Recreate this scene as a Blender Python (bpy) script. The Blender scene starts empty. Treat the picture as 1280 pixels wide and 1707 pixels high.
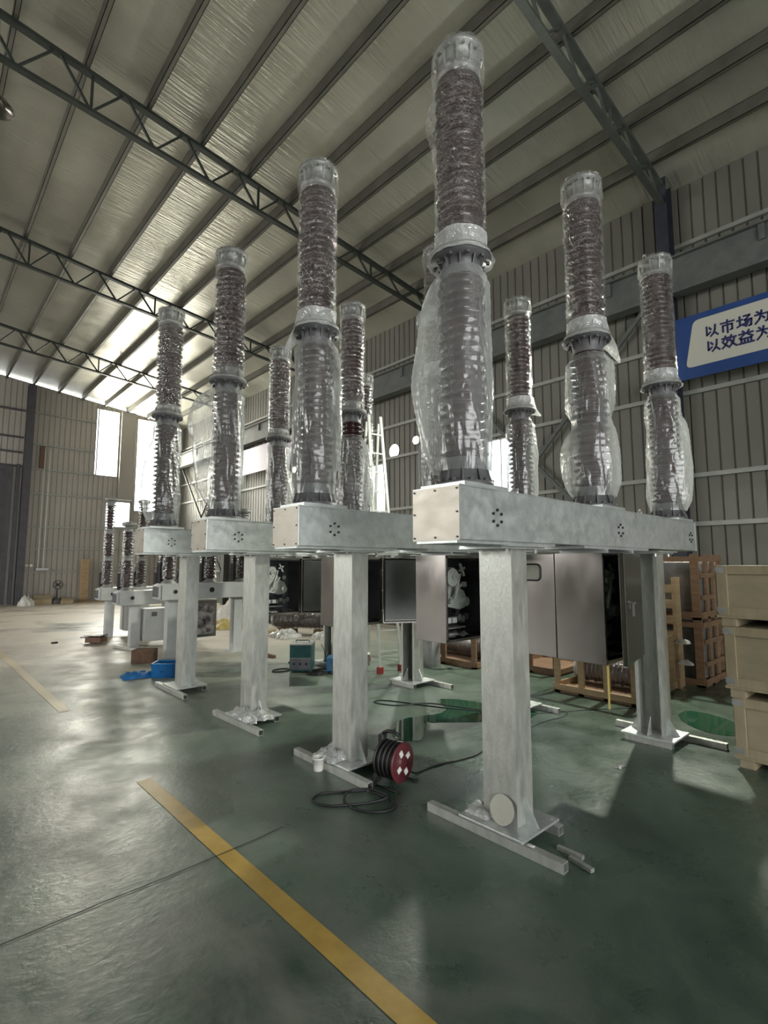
import bpy, math, random
from mathutils import Vector, Matrix, noise
PI = math.pi
R = math.radians
sc = bpy.context.scene
col = sc.collection
random.seed(7)

# ------------------------------------------------------------------ camera
cam_d = bpy.data.cameras.new('camera')
cam = bpy.data.objects.new('camera', cam_d)
col.objects.link(cam)
sc.camera = cam
cam_d.sensor_fit = 'VERTICAL'
cam_d.sensor_height = 36.0
cam_d.lens = 858.0 / 1707.0 * 36.0
cam_d.clip_start = 0.05
cam_d.clip_end = 300
AZ, PITCH, CAMH = R(47.4), math.atan(86 / 858.0), 1.6
fw = Vector((math.cos(PITCH) * math.cos(AZ), math.cos(PITCH) * math.sin(AZ), math.sin(PITCH)))
cam.location = (0, 0, CAMH)
cam.rotation_euler = fw.to_track_quat('-Z', 'Y').to_euler()

# ------------------------------------------------------------------ world and light
w = bpy.data.worlds.new('sky')
sc.world = w
w.use_nodes = True
w.node_tree.nodes['Background'].inputs[0].default_value = (0.93, 0.97, 1.0, 1)
w.node_tree.nodes['Background'].inputs[1].default_value = 5.0
sc.view_settings.view_transform = 'Standard'
sc.view_settings.look = 'None'
sc.view_settings.gamma = 1.0
sc.view_settings.exposure = 0.2
sc.cycles.use_denoising = True
sc.cycles.max_bounces = 7
sc.cycles.diffuse_bounces = 4
sc.cycles.glossy_bounces = 3
sc.cycles.transparent_max_bounces = 16
sc.cycles.sample_clamp_indirect = 6.0
sc.cycles.caustics_reflective = False
sc.cycles.caustics_refractive = False


def area(name, loc, target, sx, sy, power, color=(1, 1, 1), spread=180):
    d = bpy.data.lights.new(name, 'AREA')
    d.shape = 'RECTANGLE'
    d.size, d.size_y = sx, sy
    d.energy = power
    d.color = color
    d.spread = R(spread)
    o = bpy.data.objects.new(name, d)
    o.location = loc
    v = Vector(target) - Vector(loc)
    o.rotation_euler = v.to_track_quat('-Z', 'Y').to_euler()
    col.objects.link(o)
    return o


# daylight entering through the openings of the hall
area('daylight_tall_window', (6.1, 24.9, 6.85), (6.1, 0, 6.0), 0.8, 2.9, 460, (1.0, 0.91, 0.78))
area('daylight_corner_window', (7.8, 24.9, 6.1), (7.8, 0, 5.0), 1.1, 4.3, 680, (1.0, 0.92, 0.80))
area('daylight_low_window', (6.65, 24.9, 3.75), (6.65, 0, 3.0), 0.95, 1.1, 150, (1.0, 0.97, 0.90))
area('daylight_side_window', (9.75, 6.4, 3.6), (0, 6.4, 2.6), 0.9, 1.3, 60, (0.95, 1.0, 1.0))
area('daylight_door_back', (-1.0, -9.2, 3.1), (-1.0, 0, 2.8), 8.0, 5.8, 680, (1.0, 0.99, 0.94))
area('daylight_left_unseen', (-13.0, 16.5, 4.4), (0, 15.0, 3.6), 11.0, 4.0, 700, (1.0, 0.94, 0.84))  # unseen opening, placed for the reflections on cabinets and end covers

# ------------------------------------------------------------------ materials


def mat(name, base=(0.5, 0.5, 0.5), rough=0.5, metal=0.0, emit=None, estr=0.0, spec=0.5, coat=0.0):
    m = bpy.data.materials.new(name)
    m.use_nodes = True
    b = m.node_tree.nodes['Principled BSDF']
    b.inputs['Base Color'].default_value = (*base, 1)
    b.inputs['Roughness'].default_value = rough
    b.inputs['Metallic'].default_value = metal
    b.inputs['Specular IOR Level'].default_value = spec
    b.inputs['Coat Weight'].default_value = coat
    if emit:
        b.inputs['Emission Color'].default_value = (*emit, 1)
        b.inputs['Emission Strength'].default_value = estr
    return m


def N(m, t, **kw):
    n = m.node_tree.nodes.new(t)
    for k, v in kw.items():
        if k.startswith('i_'):
            key = k[2:].replace('_', ' ')
            n.inputs[key].default_value = v
        else:
            setattr(n, k, v)
    return n


def L(m, a, b):
    m.node_tree.links.new(a, b)


def varied(name, c1, c2, scale=5.0, rough=(0.4, 0.6), metal=0.0, bump=0.0, stretch=(1, 1, 1), detail=5.0,
           bscale=None, spec=0.5, coords='Object', pos=(0.35, 0.65)):
    """principled material whose colour and roughness wander with noise, plus optional noise bump"""
    m = mat(name, c1, rough[0], metal, spec=spec)
    b = m.node_tree.nodes['Principled BSDF']
    tc = N(m, 'ShaderNodeTexCoord')
    mp = N(m, 'ShaderNodeMapping')
    mp.inputs['Scale'].default_value = stretch
    L(m, tc.outputs[coords], mp.inputs['Vector'])
    nz = N(m, 'ShaderNodeTexNoise')
    nz.inputs['Scale'].default_value = scale
    nz.inputs['Detail'].default_value = detail
    nz.inputs['Roughness'].default_value = 0.6
    L(m, mp.outputs[0], nz.inputs['Vector'])
    cr = N(m, 'ShaderNodeValToRGB')
    cr.color_ramp.elements[0].position = pos[0]
    cr.color_ramp.elements[1].position = pos[1]
    cr.color_ramp.elements[0].color = (*c1, 1)
    cr.color_ramp.elements[1].color = (*c2, 1)
    L(m, nz.outputs['Fac'], cr.inputs['Fac'])
    L(m, cr.outputs[0], b.inputs['Base Color'])
    mr = N(m, 'ShaderNodeMapRange')
    mr.inputs['From Min'].default_value = 0.3
    mr.inputs['From Max'].default_value = 0.7
    mr.inputs['To Min'].default_value = rough[0]
    mr.inputs['To Max'].default_value = rough[1]
    L(m, nz.outputs['Fac'], mr.inputs['Value'])
    L(m, mr.outputs[0], b.inputs['Roughness'])
    if bump:
        n2 = N(m, 'ShaderNodeTexNoise')
        n2.inputs['Scale'].default_value = bscale or scale * 3
        n2.inputs['Detail'].default_value = 3
        L(m, mp.outputs[0], n2.inputs['Vector'])
        bp = N(m, 'ShaderNodeBump')
        bp.inputs['Strength'].default_value = bump
        bp.inputs['Distance'].default_value = 0.02
        L(m, n2.outputs['Fac'], bp.inputs['Height'])
        L(m, bp.outputs[0], b.inputs['Normal'])
    return m


def film(name, cover, tint=(0.85, 0.87, 0.86), rough=0.15, bscale=25, bstr=0.8, gloss=0.5, vary=0.25, trans=0.5, edge=0.5, st=1.0):
    """thin plastic film: part clear, part milky, glossy creases"""
    m = bpy.data.materials.new(name)
    m.use_nodes = True
    nt = m.node_tree
    for n in list(nt.nodes):
        if n.type != 'OUTPUT_MATERIAL':
            nt.nodes.remove(n)
    out = [n for n in nt.nodes if n.type == 'OUTPUT_MATERIAL'][0]
    tc = N(m, 'ShaderNodeTexCoord')
    mp = N(m, 'ShaderNodeMapping')
    mp.inputs['Scale'].default_value = (1, 1, st)
    L(m, tc.outputs['Object'], mp.inputs['Vector'])
    nz = N(m, 'ShaderNodeTexNoise')
    nz.inputs['Scale'].default_value = bscale
    nz.inputs['Detail'].default_value = 3
    nz.inputs['Distortion'].default_value = 1.2
    L(m, mp.outputs[0], nz.inputs['Vector'])
    bp = N(m, 'ShaderNodeBump')
    bp.inputs['Strength'].default_value = bstr
    bp.inputs['Distance'].default_value = 0.03
    L(m, nz.outputs['Fac'], bp.inputs['Height'])
    tr = N(m, 'ShaderNodeBsdfTransparent')
    df = N(m, 'ShaderNodeBsdfDiffuse')
    df.inputs['Color'].default_value = (*tint, 1)
    tl = N(m, 'ShaderNodeBsdfTranslucent')
    tl.inputs['Color'].default_value = (*tint, 1)
    gl = N(m, 'ShaderNodeBsdfGlossy')
    gl.inputs['Roughness'].default_value = rough
    gl.inputs['Color'].default_value = (0.95, 0.95, 0.95, 1)
    for s in (df, tl, gl):
        L(m, bp.outputs[0], s.inputs['Normal'])
    m1 = N(m, 'ShaderNodeMixShader')
    m1.inputs[0].default_value = trans
    L(m, df.outputs[0], m1.inputs[1])
    L(m, tl.outputs[0], m1.inputs[2])
    m2 = N(m, 'ShaderNodeMixShader')
    m2.inputs[0].default_value = gloss
    L(m, m1.outputs[0], m2.inputs[1])
    L(m, gl.outputs[0], m2.inputs[2])
    # covering power varies with creases and rises at grazing angle
    lw = N(m, 'ShaderNodeLayerWeight')
    lw.inputs['Blend'].default_value = 0.35
    L(m, bp.outputs[0], lw.inputs['Normal'])
    n3 = N(m, 'ShaderNodeTexNoise')
    n3.inputs['Scale'].default_value = bscale * 0.35
    n3.inputs['Detail'].default_value = 4
    L(m, mp.outputs[0], n3.inputs['Vector'])
    a = N(m, 'ShaderNodeMath', operation='MULTIPLY_ADD')
    a.inputs[1].default_value = vary * 2
    a.inputs[2].default_value = cover - vary
    L(m, n3.outputs['Fac'], a.inputs[0])
    a2 = N(m, 'ShaderNodeMath', operation='MULTIPLY_ADD')
    a2.inputs[1].default_value = edge
    L(m, lw.outputs['Facing'], a2.inputs[0])
    L(m, a.outputs[0], a2.inputs[2])
    a2.use_clamp = True
    m3 = N(m, 'ShaderNodeMixShader')
    L(m, a2.outputs[0], m3.inputs[0])
    L(m, tr.outputs[0], m3.inputs[1])
    L(m, m2.outputs[0], m3.inputs[2])
    L(m, m3.outputs[0], out.inputs['Surface'])
    return m


M = {}
M['galv'] = varied('galvanised_steel', (0.55, 0.59, 0.58), (0.70, 0.735, 0.72), 14, (0.34, 0.52), 0.75, 0.10, (1, 1, 1), 6, 60)
M['galv_streak'] = varied('galvanised_steel_column', (0.44, 0.455, 0.42), (0.58, 0.59, 0.55), 9, (0.36, 0.55), 0.7, 0.10, (2.5, 2.5, 0.8), 6, 40)
M['stainless'] = varied('brushed_stainless', (0.25, 0.235, 0.22), (0.30, 0.28, 0.265), 3, (0.16, 0.22), 1.0, 0.05, (1, 1, 0.6), 3, 4)
M['end_sheet'] = varied('end_cover_sheet', (0.40, 0.37, 0.32), (0.47, 0.44, 0.38), 6, (0.38, 0.48), 0.6, 0.03, (1, 1, 3), 3, 4)
M['stainless_in'] = varied('cabinet_lining', (0.20, 0.20, 0.20), (0.27, 0.27, 0.26), 3, (0.35, 0.5), 0.8)
M['dark_casting'] = varied('grey_painted_casting', (0.09, 0.09, 0.095), (0.14, 0.14, 0.145), 8, (0.45, 0.6), 0.2, 0.1)
M['grey_cast'] = varied('light_grey_casting', (0.26, 0.265, 0.255), (0.35, 0.355, 0.34), 12, (0.4, 0.6), 0.4, 0.1)
M['porcelain'] = varied('brown_glazed_porcelain', (0.030, 0.014, 0.015), (0.055, 0.026, 0.026), 6, (0.10, 0.2), 0.0, spec=0.6)
M['bolt'] = mat('zinc_bolt', (0.55, 0.55, 0.53), 0.3, 0.9)
M['bolt_dark'] = mat('dark_screw', (0.05, 0.05, 0.05), 0.4, 0.6)
M['film_tight'] = film('crinkled_stretch_film', 0.09, tint=(0.45, 0.45, 0.45), rough=0.07, bscale=38, bstr=1.0, gloss=0.80, vary=0.15, trans=0.3, edge=0.42)
M['film_clear'] = film('clear_loose_film', 0.06, rough=0.10, bscale=14, bstr=0.8, gloss=0.6, vary=0.06, trans=0.4)
M['film_bag'] = film('milky_plastic_bag', 0.27, tint=(0.62, 0.65, 0.64), rough=0.2, bscale=8, bstr=0.6, gloss=0.13, vary=0.24, trans=0.6, edge=0.75, st=0.3)
M['film_milk'] = film('milky_plastic_scrap', 0.60, rough=0.25, bscale=18, bstr=0.8, gloss=0.25, vary=0.2, trans=0.4)
M['truss'] = varied('dark_green_steel', (0.018, 0.024, 0.02), (0.035, 0.042, 0.036), 6, (0.5, 0.7), 0.1)
M['truss_light'] = varied('grey_green_steel', (0.07, 0.08, 0.07), (0.10, 0.11, 0.10), 6, (0.5, 0.7), 0.1)
M['steel_wall'] = varied('grey_steel_column', (0.10, 0.11, 0.105), (0.14, 0.15, 0.14), 4, (0.5, 0.7), 0.1)
M['steel_blue'] = varied('blue_black_steel', (0.025, 0.03, 0.045), (0.04, 0.045, 0.06), 4, (0.5, 0.7), 0.1)
M['steel_purple'] = varied('dusty_violet_steel', (0.055, 0.052, 0.062), (0.085, 0.08, 0.09), 4, (0.5, 0.7), 0.1)
M['girt'] = varied('galvanised_girt', (0.30, 0.31, 0.29), (0.38, 0.39, 0.36), 3, (0.5, 0.65), 0.3)
M['purlin'] = varied('dusty_purlin', (0.10, 0.10, 0.085), (0.15, 0.145, 0.12), 3, (0.5, 0.7), 0.2)
M['white_paint'] = varied('light_grey_paint', (0.52, 0.54, 0.54), (0.60, 0.61, 0.60), 5, (0.35, 0.5))
M['black'] = mat('black_rubber', (0.012, 0.012, 0.013), 0.55)
M['black_gloss'] = mat('black_resin', (0.02, 0.02, 0.024), 0.3)
M['wood'] = varied('pine_board', (0.36, 0.25, 0.14), (0.48, 0.35, 0.21), 3, (0.6, 0.8), 0.0, 0.1, (1, 1, 6))
M['wood_dark'] = varied('brown_board', (0.17, 0.10, 0.06), (0.26, 0.16, 0.09), 4, (0.6, 0.8), 0.0, 0.1, (1, 1, 6))
M['ply'] = varied('plywood_panel', (0.24, 0.205, 0.13), (0.30, 0.255, 0.165), 3, (0.6, 0.75), 0.0, 0.05, (1, 1, 3))
M['ply_frame'] = varied('crate_batten', (0.25, 0.205, 0.13), (0.31, 0.26, 0.165), 4, (0.6, 0.75), 0.0, 0.1, (1, 4, 1))
M['cardboard'] = varied('cardboard', (0.42, 0.33, 0.20), (0.50, 0.40, 0.26), 4, (0.7, 0.85))
M['blue_plastic'] = mat('blue_plastic', (0.015, 0.16, 0.42), 0.35)
M['blue_metal'] = varied('blue_enamel', (0.02, 0.13, 0.28), (0.03, 0.17, 0.34), 5, (0.35, 0.5))
M['teal'] = varied('teal_enamel', (0.010, 0.06, 0.062), (0.016, 0.09, 0.09), 8, (0.35, 0.5))
M['white_plastic'] = mat('white_plastic', (0.72, 0.70, 0.66), 0.4)
M['maroon'] = varied('maroon_plastic', (0.075, 0.012, 0.018), (0.11, 0.02, 0.026), 8, (0.35, 0.5))
M['red'] = mat('red_rubber', (0.30, 0.03, 0.02), 0.5)
M['alu'] = varied('aluminium', (0.62, 0.66, 0.62), (0.72, 0.75, 0.71), 4, (0.35, 0.5), 0.5)
M['yellow_cloth'] = varied('yellow_sack', (0.50, 0.38, 0.12), (0.62, 0.50, 0.20), 8, (0.6, 0.8), 0, 0.3)
M['white_cloth'] = varied('white_sack', (0.62, 0.60, 0.56), (0.75, 0.73, 0.70), 8, (0.6, 0.8), 0, 0.3)
M['yellow'] = mat('yellow_strap', (0.50, 0.40, 0.10), 0.5)
M['sign_blue'] = varied('blue_sign_sheet', (0.016, 0.055, 0.20), (0.022, 0.066, 0.23), 2, (0.35, 0.45))
M['sign_white'] = mat('white_sign_panel', (0.55, 0.55, 0.48), 0.45)
M['sign_text'] = mat('navy_lettering', (0.02, 0.025, 0.11), 0.5)
M['cast_green'] = varied('pale_green_casting', (0.50, 0.54, 0.50), (0.62, 0.66, 0.62), 10, (0.4, 0.6), 0.3, 0.1)
M['interior'] = varied('dark_cabinet_backplate', (0.11, 0.11, 0.125), (0.18, 0.18, 0.20), 5, (0.3, 0.5), 0.4)
M['lamp_glow'] = mat('lit_lamp_glass', (1, 1, 0.9), 0.3, emit=(1.0, 1.0, 0.82), estr=60)
M['lamp_white'] = mat('lamp_globe', (0.8, 0.78, 0.7), 0.2)
M['rust'] = varied('rusty_steel', (0.10, 0.055, 0.035), (0.18, 0.10, 0.06), 10, (0.6, 0.8))
M['disc'] = varied('brushed_disc', (0.34, 0.34, 0.29), (0.40, 0.40, 0.35), 6, (0.4, 0.55), 0.4)

# glass of the far and side windows (thin, dusty, lets the sky through)
gm = bpy.data.materials.new('dusty_window_glass')
gm.use_nodes = True
_o = [n for n in gm.node_tree.nodes if n.type == 'OUTPUT_MATERIAL'][0]
gm.node_tree.nodes.remove(gm.node_tree.nodes['Principled BSDF'])
_t = N(gm, 'ShaderNodeBsdfTransparent')
_t.inputs[0].default_value = (0.95, 0.97, 0.96, 1)
_g = N(gm, 'ShaderNodeBsdfGlossy')
_g.inputs['Roughness'].default_value = 0.05
_m = N(gm, 'ShaderNodeMixShader')
_m.inputs[0].default_value = 0.06
L(gm, _t.outputs[0], _m.inputs[1])
L(gm, _g.outputs[0], _m.inputs[2])
L(gm, _m.outputs[0], _o.inputs['Surface'])
M['glass'] = gm

# foil-faced roof insulation
m = varied('foil_roof_insulation', (0.445, 0.44, 0.375), (0.535, 0.53, 0.455), 0.8, (0.30, 0.48), 0.48)
b = m.node_tree.nodes['Principled BSDF']
tc = N(m, 'ShaderNodeTexCoord')
mp = N(m, 'ShaderNodeMapping')
mp.inputs['Scale'].default_value = (0.6, 9.0, 1)
L(m, tc.outputs['Object'], mp.inputs['Vector'])
n2 = N(m, 'ShaderNodeTexNoise')
n2.inputs['Scale'].default_value = 2.2
n2.inputs['Detail'].default_value = 4
L(m, mp.outputs[0], n2.inputs['Vector'])
bp = N(m, 'ShaderNodeBump')
bp.inputs['Strength'].default_value = 0.6
bp.inputs['Distance'].default_value = 0.03
L(m, n2.outputs['Fac'], bp.inputs['Height'])
L(m, bp.outputs[0], b.inputs['Normal'])
M['foil'] = m
M['foil_seam'] = mat('foil_seam_tape', (0.75, 0.74, 0.66), 0.3, 0.6)

# corrugated wall sheet
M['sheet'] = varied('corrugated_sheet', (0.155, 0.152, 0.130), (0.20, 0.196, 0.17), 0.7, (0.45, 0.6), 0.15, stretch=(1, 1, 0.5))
M['sheet_hazed'] = varied('corrugated_sheet_hazed', (0.36, 0.335, 0.30), (0.43, 0.40, 0.36), 0.7, (0.45, 0.6), 0.15, stretch=(1, 1, 0.5))  # haze over the far wall painted in as a paler, warmer colour

# painted floor: green epoxy, scuffed and dusty, with some glare in its colour
m = mat('green_epoxy_floor', (0.06, 0.12, 0.09), 0.2)
b = m.node_tree.nodes['Principled BSDF']
tc = N(m, 'ShaderNodeTexCoord')


def fnoise(scale, detail, st=(1, 1, 1), dist=0.0, rot=0.0):
    mp = N(m, 'ShaderNodeMapping')
    mp.inputs['Scale'].default_value = st
    mp.inputs['Rotation'].default_value = (0, 0, rot)
    L(m, tc.outputs['Object'], mp.inputs['Vector'])
    n = N(m, 'ShaderNodeTexNoise')
    n.inputs['Scale'].default_value = scale
    n.inputs['Detail'].default_value = detail
    n.inputs['Roughness'].default_value = 0.62
    n.inputs['Distortion'].default_value = dist
    L(m, mp.outputs[0], n.inputs['Vector'])
    return n


na = fnoise(0.9, 8, (1, 1, 1), 0.6)
cr = N(m, 'ShaderNodeValToRGB')
cr.color_ramp.elements[0].position = 0.36
cr.color_ramp.elements[1].position = 0.66
cr.color_ramp.elements[0].color = (0.034, 0.060, 0.043, 1)
cr.color_ramp.elements[1].color = (0.098, 0.145, 0.108, 1)
L(m, na.outputs['Fac'], cr.inputs['Fac'])
# paler towards the far wall: dust, and window light painted into the colour
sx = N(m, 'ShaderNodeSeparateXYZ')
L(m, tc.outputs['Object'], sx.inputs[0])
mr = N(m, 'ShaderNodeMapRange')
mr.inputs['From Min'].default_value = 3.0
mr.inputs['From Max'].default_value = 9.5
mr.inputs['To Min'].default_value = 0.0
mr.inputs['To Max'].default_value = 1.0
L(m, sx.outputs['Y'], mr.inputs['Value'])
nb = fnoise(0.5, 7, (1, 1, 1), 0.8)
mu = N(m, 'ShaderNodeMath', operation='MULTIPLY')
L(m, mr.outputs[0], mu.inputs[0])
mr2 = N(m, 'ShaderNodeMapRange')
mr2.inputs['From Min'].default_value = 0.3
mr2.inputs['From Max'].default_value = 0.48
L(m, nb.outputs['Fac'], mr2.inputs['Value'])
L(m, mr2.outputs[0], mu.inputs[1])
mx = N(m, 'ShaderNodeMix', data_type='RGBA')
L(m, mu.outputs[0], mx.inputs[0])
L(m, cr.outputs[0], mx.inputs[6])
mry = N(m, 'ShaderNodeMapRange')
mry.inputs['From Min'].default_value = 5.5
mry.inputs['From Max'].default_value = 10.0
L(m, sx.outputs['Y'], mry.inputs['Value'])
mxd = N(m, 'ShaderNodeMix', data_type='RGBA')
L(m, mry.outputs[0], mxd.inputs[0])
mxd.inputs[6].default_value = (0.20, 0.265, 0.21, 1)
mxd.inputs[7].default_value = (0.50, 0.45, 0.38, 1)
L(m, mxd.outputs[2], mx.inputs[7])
# fine scratches
nc = fnoise(7, 6, (0.5, 5, 1), 0.5, 0.5)
mr3 = N(m, 'ShaderNodeMapRange')
mr3.inputs['From Min'].default_value = 0.60
mr3.inputs['From Max'].default_value = 0.72
mr3.inputs['To Max'].default_value = 0.30
L(m, nc.outputs['Fac'], mr3.inputs['Value'])
mx2 = N(m, 'ShaderNodeMix', data_type='RGBA')
L(m, mr3.outputs[0], mx2.inputs[0])
L(m, mx.outputs[2], mx2.inputs[6])
mx2.inputs[7].default_value = (0.035, 0.045, 0.04, 1)
# greyer towards the open side: scuffs, and glare haze painted into the colour
mra = N(m, 'ShaderNodeMapRange')
mra.inputs['From Min'].default_value = 2.6
mra.inputs['From Max'].default_value = -0.2
mra.inputs['To Max'].default_value = 0.9
L(m, sx.outputs['X'], mra.inputs['Value'])
nf = fnoise(3.2, 9, (1, 0.6, 1), 0.5)
mrf = N(m, 'ShaderNodeMapRange')
mrf.inputs['From Min'].default_value = 0.36
mrf.inputs['From Max'].default_value = 0.62
L(m, nf.outputs['Fac'], mrf.inputs['Value'])
mua = N(m, 'ShaderNodeMath', operation='MULTIPLY')
L(m, mra.outputs[0], mua.inputs[0])
L(m, mrf.outputs[0], mua.inputs[1])
mx3 = N(m, 'ShaderNodeMix', data_type='RGBA')
L(m, mua.outputs[0], mx3.inputs[0])
L(m, mx2.outputs[2], mx3.inputs[6])
mx3.inputs[7].default_value = (0.26, 0.26, 0.23, 1)
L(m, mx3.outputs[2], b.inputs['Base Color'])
nd = fnoise(2.5, 8, (1, 1, 1), 0.3)
mr4 = N(m, 'ShaderNodeMapRange')
mr4.inputs['From Min'].default_value = 0.3
mr4.inputs['From Max'].default_value = 0.7
mr4.inputs['To Min'].default_value = 0.20
mr4.inputs['To Max'].default_value = 0.42
L(m, nd.outputs['Fac'], mr4.inputs['Value'])
ad = N(m, 'ShaderNodeMath', operation='MULTIPLY_ADD')
L(m, mu.outputs[0], ad.inputs[0])
ad.inputs[1].default_value = 0.22
L(m, mr4.outputs[0], ad.inputs[2])
ad2 = N(m, 'ShaderNodeMath', operation='MULTIPLY_ADD')
L(m, mua.outputs[0], ad2.inputs[0])
ad2.inputs[1].default_value = 0.12
L(m, ad.outputs[0], ad2.inputs[2])
L(m, ad2.outputs[0], b.inputs['Roughness'])
ne = fnoise(18, 10, (1, 1.3, 1), 0.3, 0.3)
bp = N(m, 'ShaderNodeBump')
bp.inputs['Strength'].default_value = 0.25
bp.inputs['Distance'].default_value = 0.011
L(m, ne.outputs['Fac'], bp.inputs['Height'])
L(m, bp.outputs[0], b.inputs['Normal'])
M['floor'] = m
M['line'] = varied('worn_yellow_paint', (0.38, 0.245, 0.045), (0.50, 0.335, 0.08), 6, (0.3, 0.5), 0, 0.05)
M['wet'] = mat('wet_green_floor', (0.025, 0.085, 0.05), 0.03)
M['joint'] = mat('floor_joint', (0.02, 0.025, 0.02), 0.7)

# ------------------------------------------------------------------ mesh helpers


class MB:
    """collects shapes and links them as ONE mesh object"""

    def __init__(self):
        self.v, self.f, self.sm = [], [], []

    def add(self, vs, fs, smooth=False, mtx=None):
        o = len(self.v)
        if mtx is not None:
            vs = [mtx @ Vector(p) for p in vs]
        self.v += [tuple(p) for p in vs]
        self.f += [tuple(i + o for i in q) for q in fs]
        self.sm += [smooth] * len(fs)
        return self

    def box(self, a, b, mtx=None):
        x0, y0, z0 = a
        x1, y1, z1 = b
        vs = [(x0, y0, z0), (x1, y0, z0), (x1, y1, z0), (x0, y1, z0), (x0, y0, z1), (x1, y0, z1), (x1, y1, z1), (x0, y1, z1)]
        fs = [(0, 3, 2, 1), (4, 5, 6, 7), (0, 1, 5, 4), (1, 2, 6, 5), (2, 3, 7, 6), (3, 0, 4, 7)]
        return self.add(vs, fs, False, mtx)

    def bar(self, p, q, w, h, up=(0, 0, 1)):
        """box section from p to q"""
        p, q = Vector(p), Vector(q)
        d = (q - p)
        ln = d.length
        d.normalize()
        s = d.cross(Vector(up))
        if s.length < 1e-4:
            s = d.cross(Vector((1, 0, 0)))
        s.normalize()
        u = s.cross(d)
        m = Matrix((s, d, u)).transposed().to_4x4()
        m.translation = p
        return self.box((-w / 2, 0, -h / 2), (w / 2, ln, h / 2), m)

    def lathe(self, prof, seg=32, mtx=None, smooth=True, caps=True):
        vs, fs = [], []
        n = len(prof)
        for r, z in prof:
            for k in range(seg):
                a = 2 * PI * k / seg
                vs.append((r * math.cos(a), r * math.sin(a), z))
        for i in range(n - 1):
            for k in range(seg):
                k2 = (k + 1) % seg
                fs.append((i * seg + k, i * seg + k2, (i + 1) * seg + k2, (i + 1) * seg + k))
        self.add(vs, fs, smooth, mtx)
        if caps:
            self.add([v for v in vs[:seg]], [tuple(reversed(range(seg)))], False, mtx)
            self.add([v for v in vs[-seg:]], [tuple(range(seg))], False, mtx)
        return self

    def cyl(self, p, q, r, seg=16, r2=None, smooth=True):
        p, q = Vector(p), Vector(q)
        d = q - p
        m = d.to_track_quat('Z', 'Y').to_matrix().to_4x4()
        m.translation = p
        return self.lathe([(r, 0), (r if r2 is None else r2, d.length)], seg, m, smooth)

    def tube(self, pts, r, seg=8, closed=False):
        pts = [Vector(p) for p in pts]
        n = len(pts)
        vs, fs = [], []
        prev = None
        for i, p in enumerate(pts):
            a = pts[(i - 1) % n] if (closed or i > 0) else p
            c = pts[(i + 1) % n] if (closed or i < n - 1) else p
            d = (c - a).normalized()
            if prev is None:
                s = d.orthogonal().normalized()
            else:
                s = (prev - d * prev.dot(d)).normalized()
            prev = s
            t = d.cross(s)
            for k in range(seg):
                an = 2 * PI * k / seg
                vs.append(p + s * (r * math.cos(an)) + t * (r * math.sin(an)))
        m = n if closed else n - 1
        for i in range(m):
            for k in range(seg):
                j = (i + 1) % n
                k2 = (k + 1) % seg
                fs.append((i * seg + k, i * seg + k2, j * seg + k2, j * seg + k))
        if not closed:
            fs.append(tuple(reversed(range(seg))))
            fs.append(tuple((n - 1) * seg + k for k in range(seg)))
        return self.add(vs, fs, True)

    def prism(self, poly, h, mtx=None):
        n = len(poly)
        vs = [(x, y, 0) for x, y in poly] + [(x, y, h) for x, y in poly]
        fs = [tuple(reversed(range(n))), tuple(range(n, 2 * n))]
        fs += [(k, (k + 1) % n, n + (k + 1) % n, n + k) for k in range(n)]
        return self.add(vs, fs, False, mtx)

    def mesh(self, name, m, bevel=0):
        me = bpy.data.meshes.new(name)
        me.from_pydata(self.v, [], self.f)
        me.update()
        me.polygons.foreach_set('use_smooth', self.sm)
        me.materials.append(m)
        return me

    def build(self, name, m, parent=None, loc=None, bevel=0.0):
        o = bpy.data.objects.new(name, self.mesh(name, m))
        col.objects.link(o)
        if parent is not None:
            o.parent = parent
        if loc is not None:
            o.location = loc
        if bevel:
            bv = o.modifiers.new('bevel', 'BEVEL')
            bv.width = bevel
            bv.segments = 2
            bv.limit_method = 'ANGLE'
        return o


def tag(o, label=None, cat=None, group=None, kind=None):
    if label:
        o['label'] = label
    if cat:
        o['category'] = cat
    if group:
        o['group'] = group
    if kind:
        o['kind'] = kind
    return o


def thing(name, label, cat, loc=(0, 0, 0), rz=0.0, group=None):
    o = bpy.data.objects.new(name, None)
    o.empty_display_size = 0.1
    col.objects.link(o)
    o.location = loc
    o.rotation_euler = (0, 0, rz)
    return tag(o, label, cat, group)


def struct(name, mb, m, label=None, bevel=0):
    o = mb.build(name, m, bevel=bevel)
    return tag(o, label, None, None, 'structure')


def copy_tree(o, parent=None):
    c = o.copy()
    col.objects.link(c)
    if parent is not None:
        c.parent = parent
    for ch in list(o.children):
        copy_tree(ch, c)
    return c


# ------------------------------------------------------------------ the hall
WX, LX, FY, BY = 9.4, -12.6, 24.6, -8.8       # right wall, left wall, far wall, back wall
RX = -2.5                                       # ridge
RSL, EZ = 0.118, 8.05
PUR = [0.56 + 0.89 * k for k in range(-3, 10)]


def roofz(x):
    return EZ + RSL * (WX - x) if x > RX else EZ + RSL * (WX - RX) - RSL * (RX - x)


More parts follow.
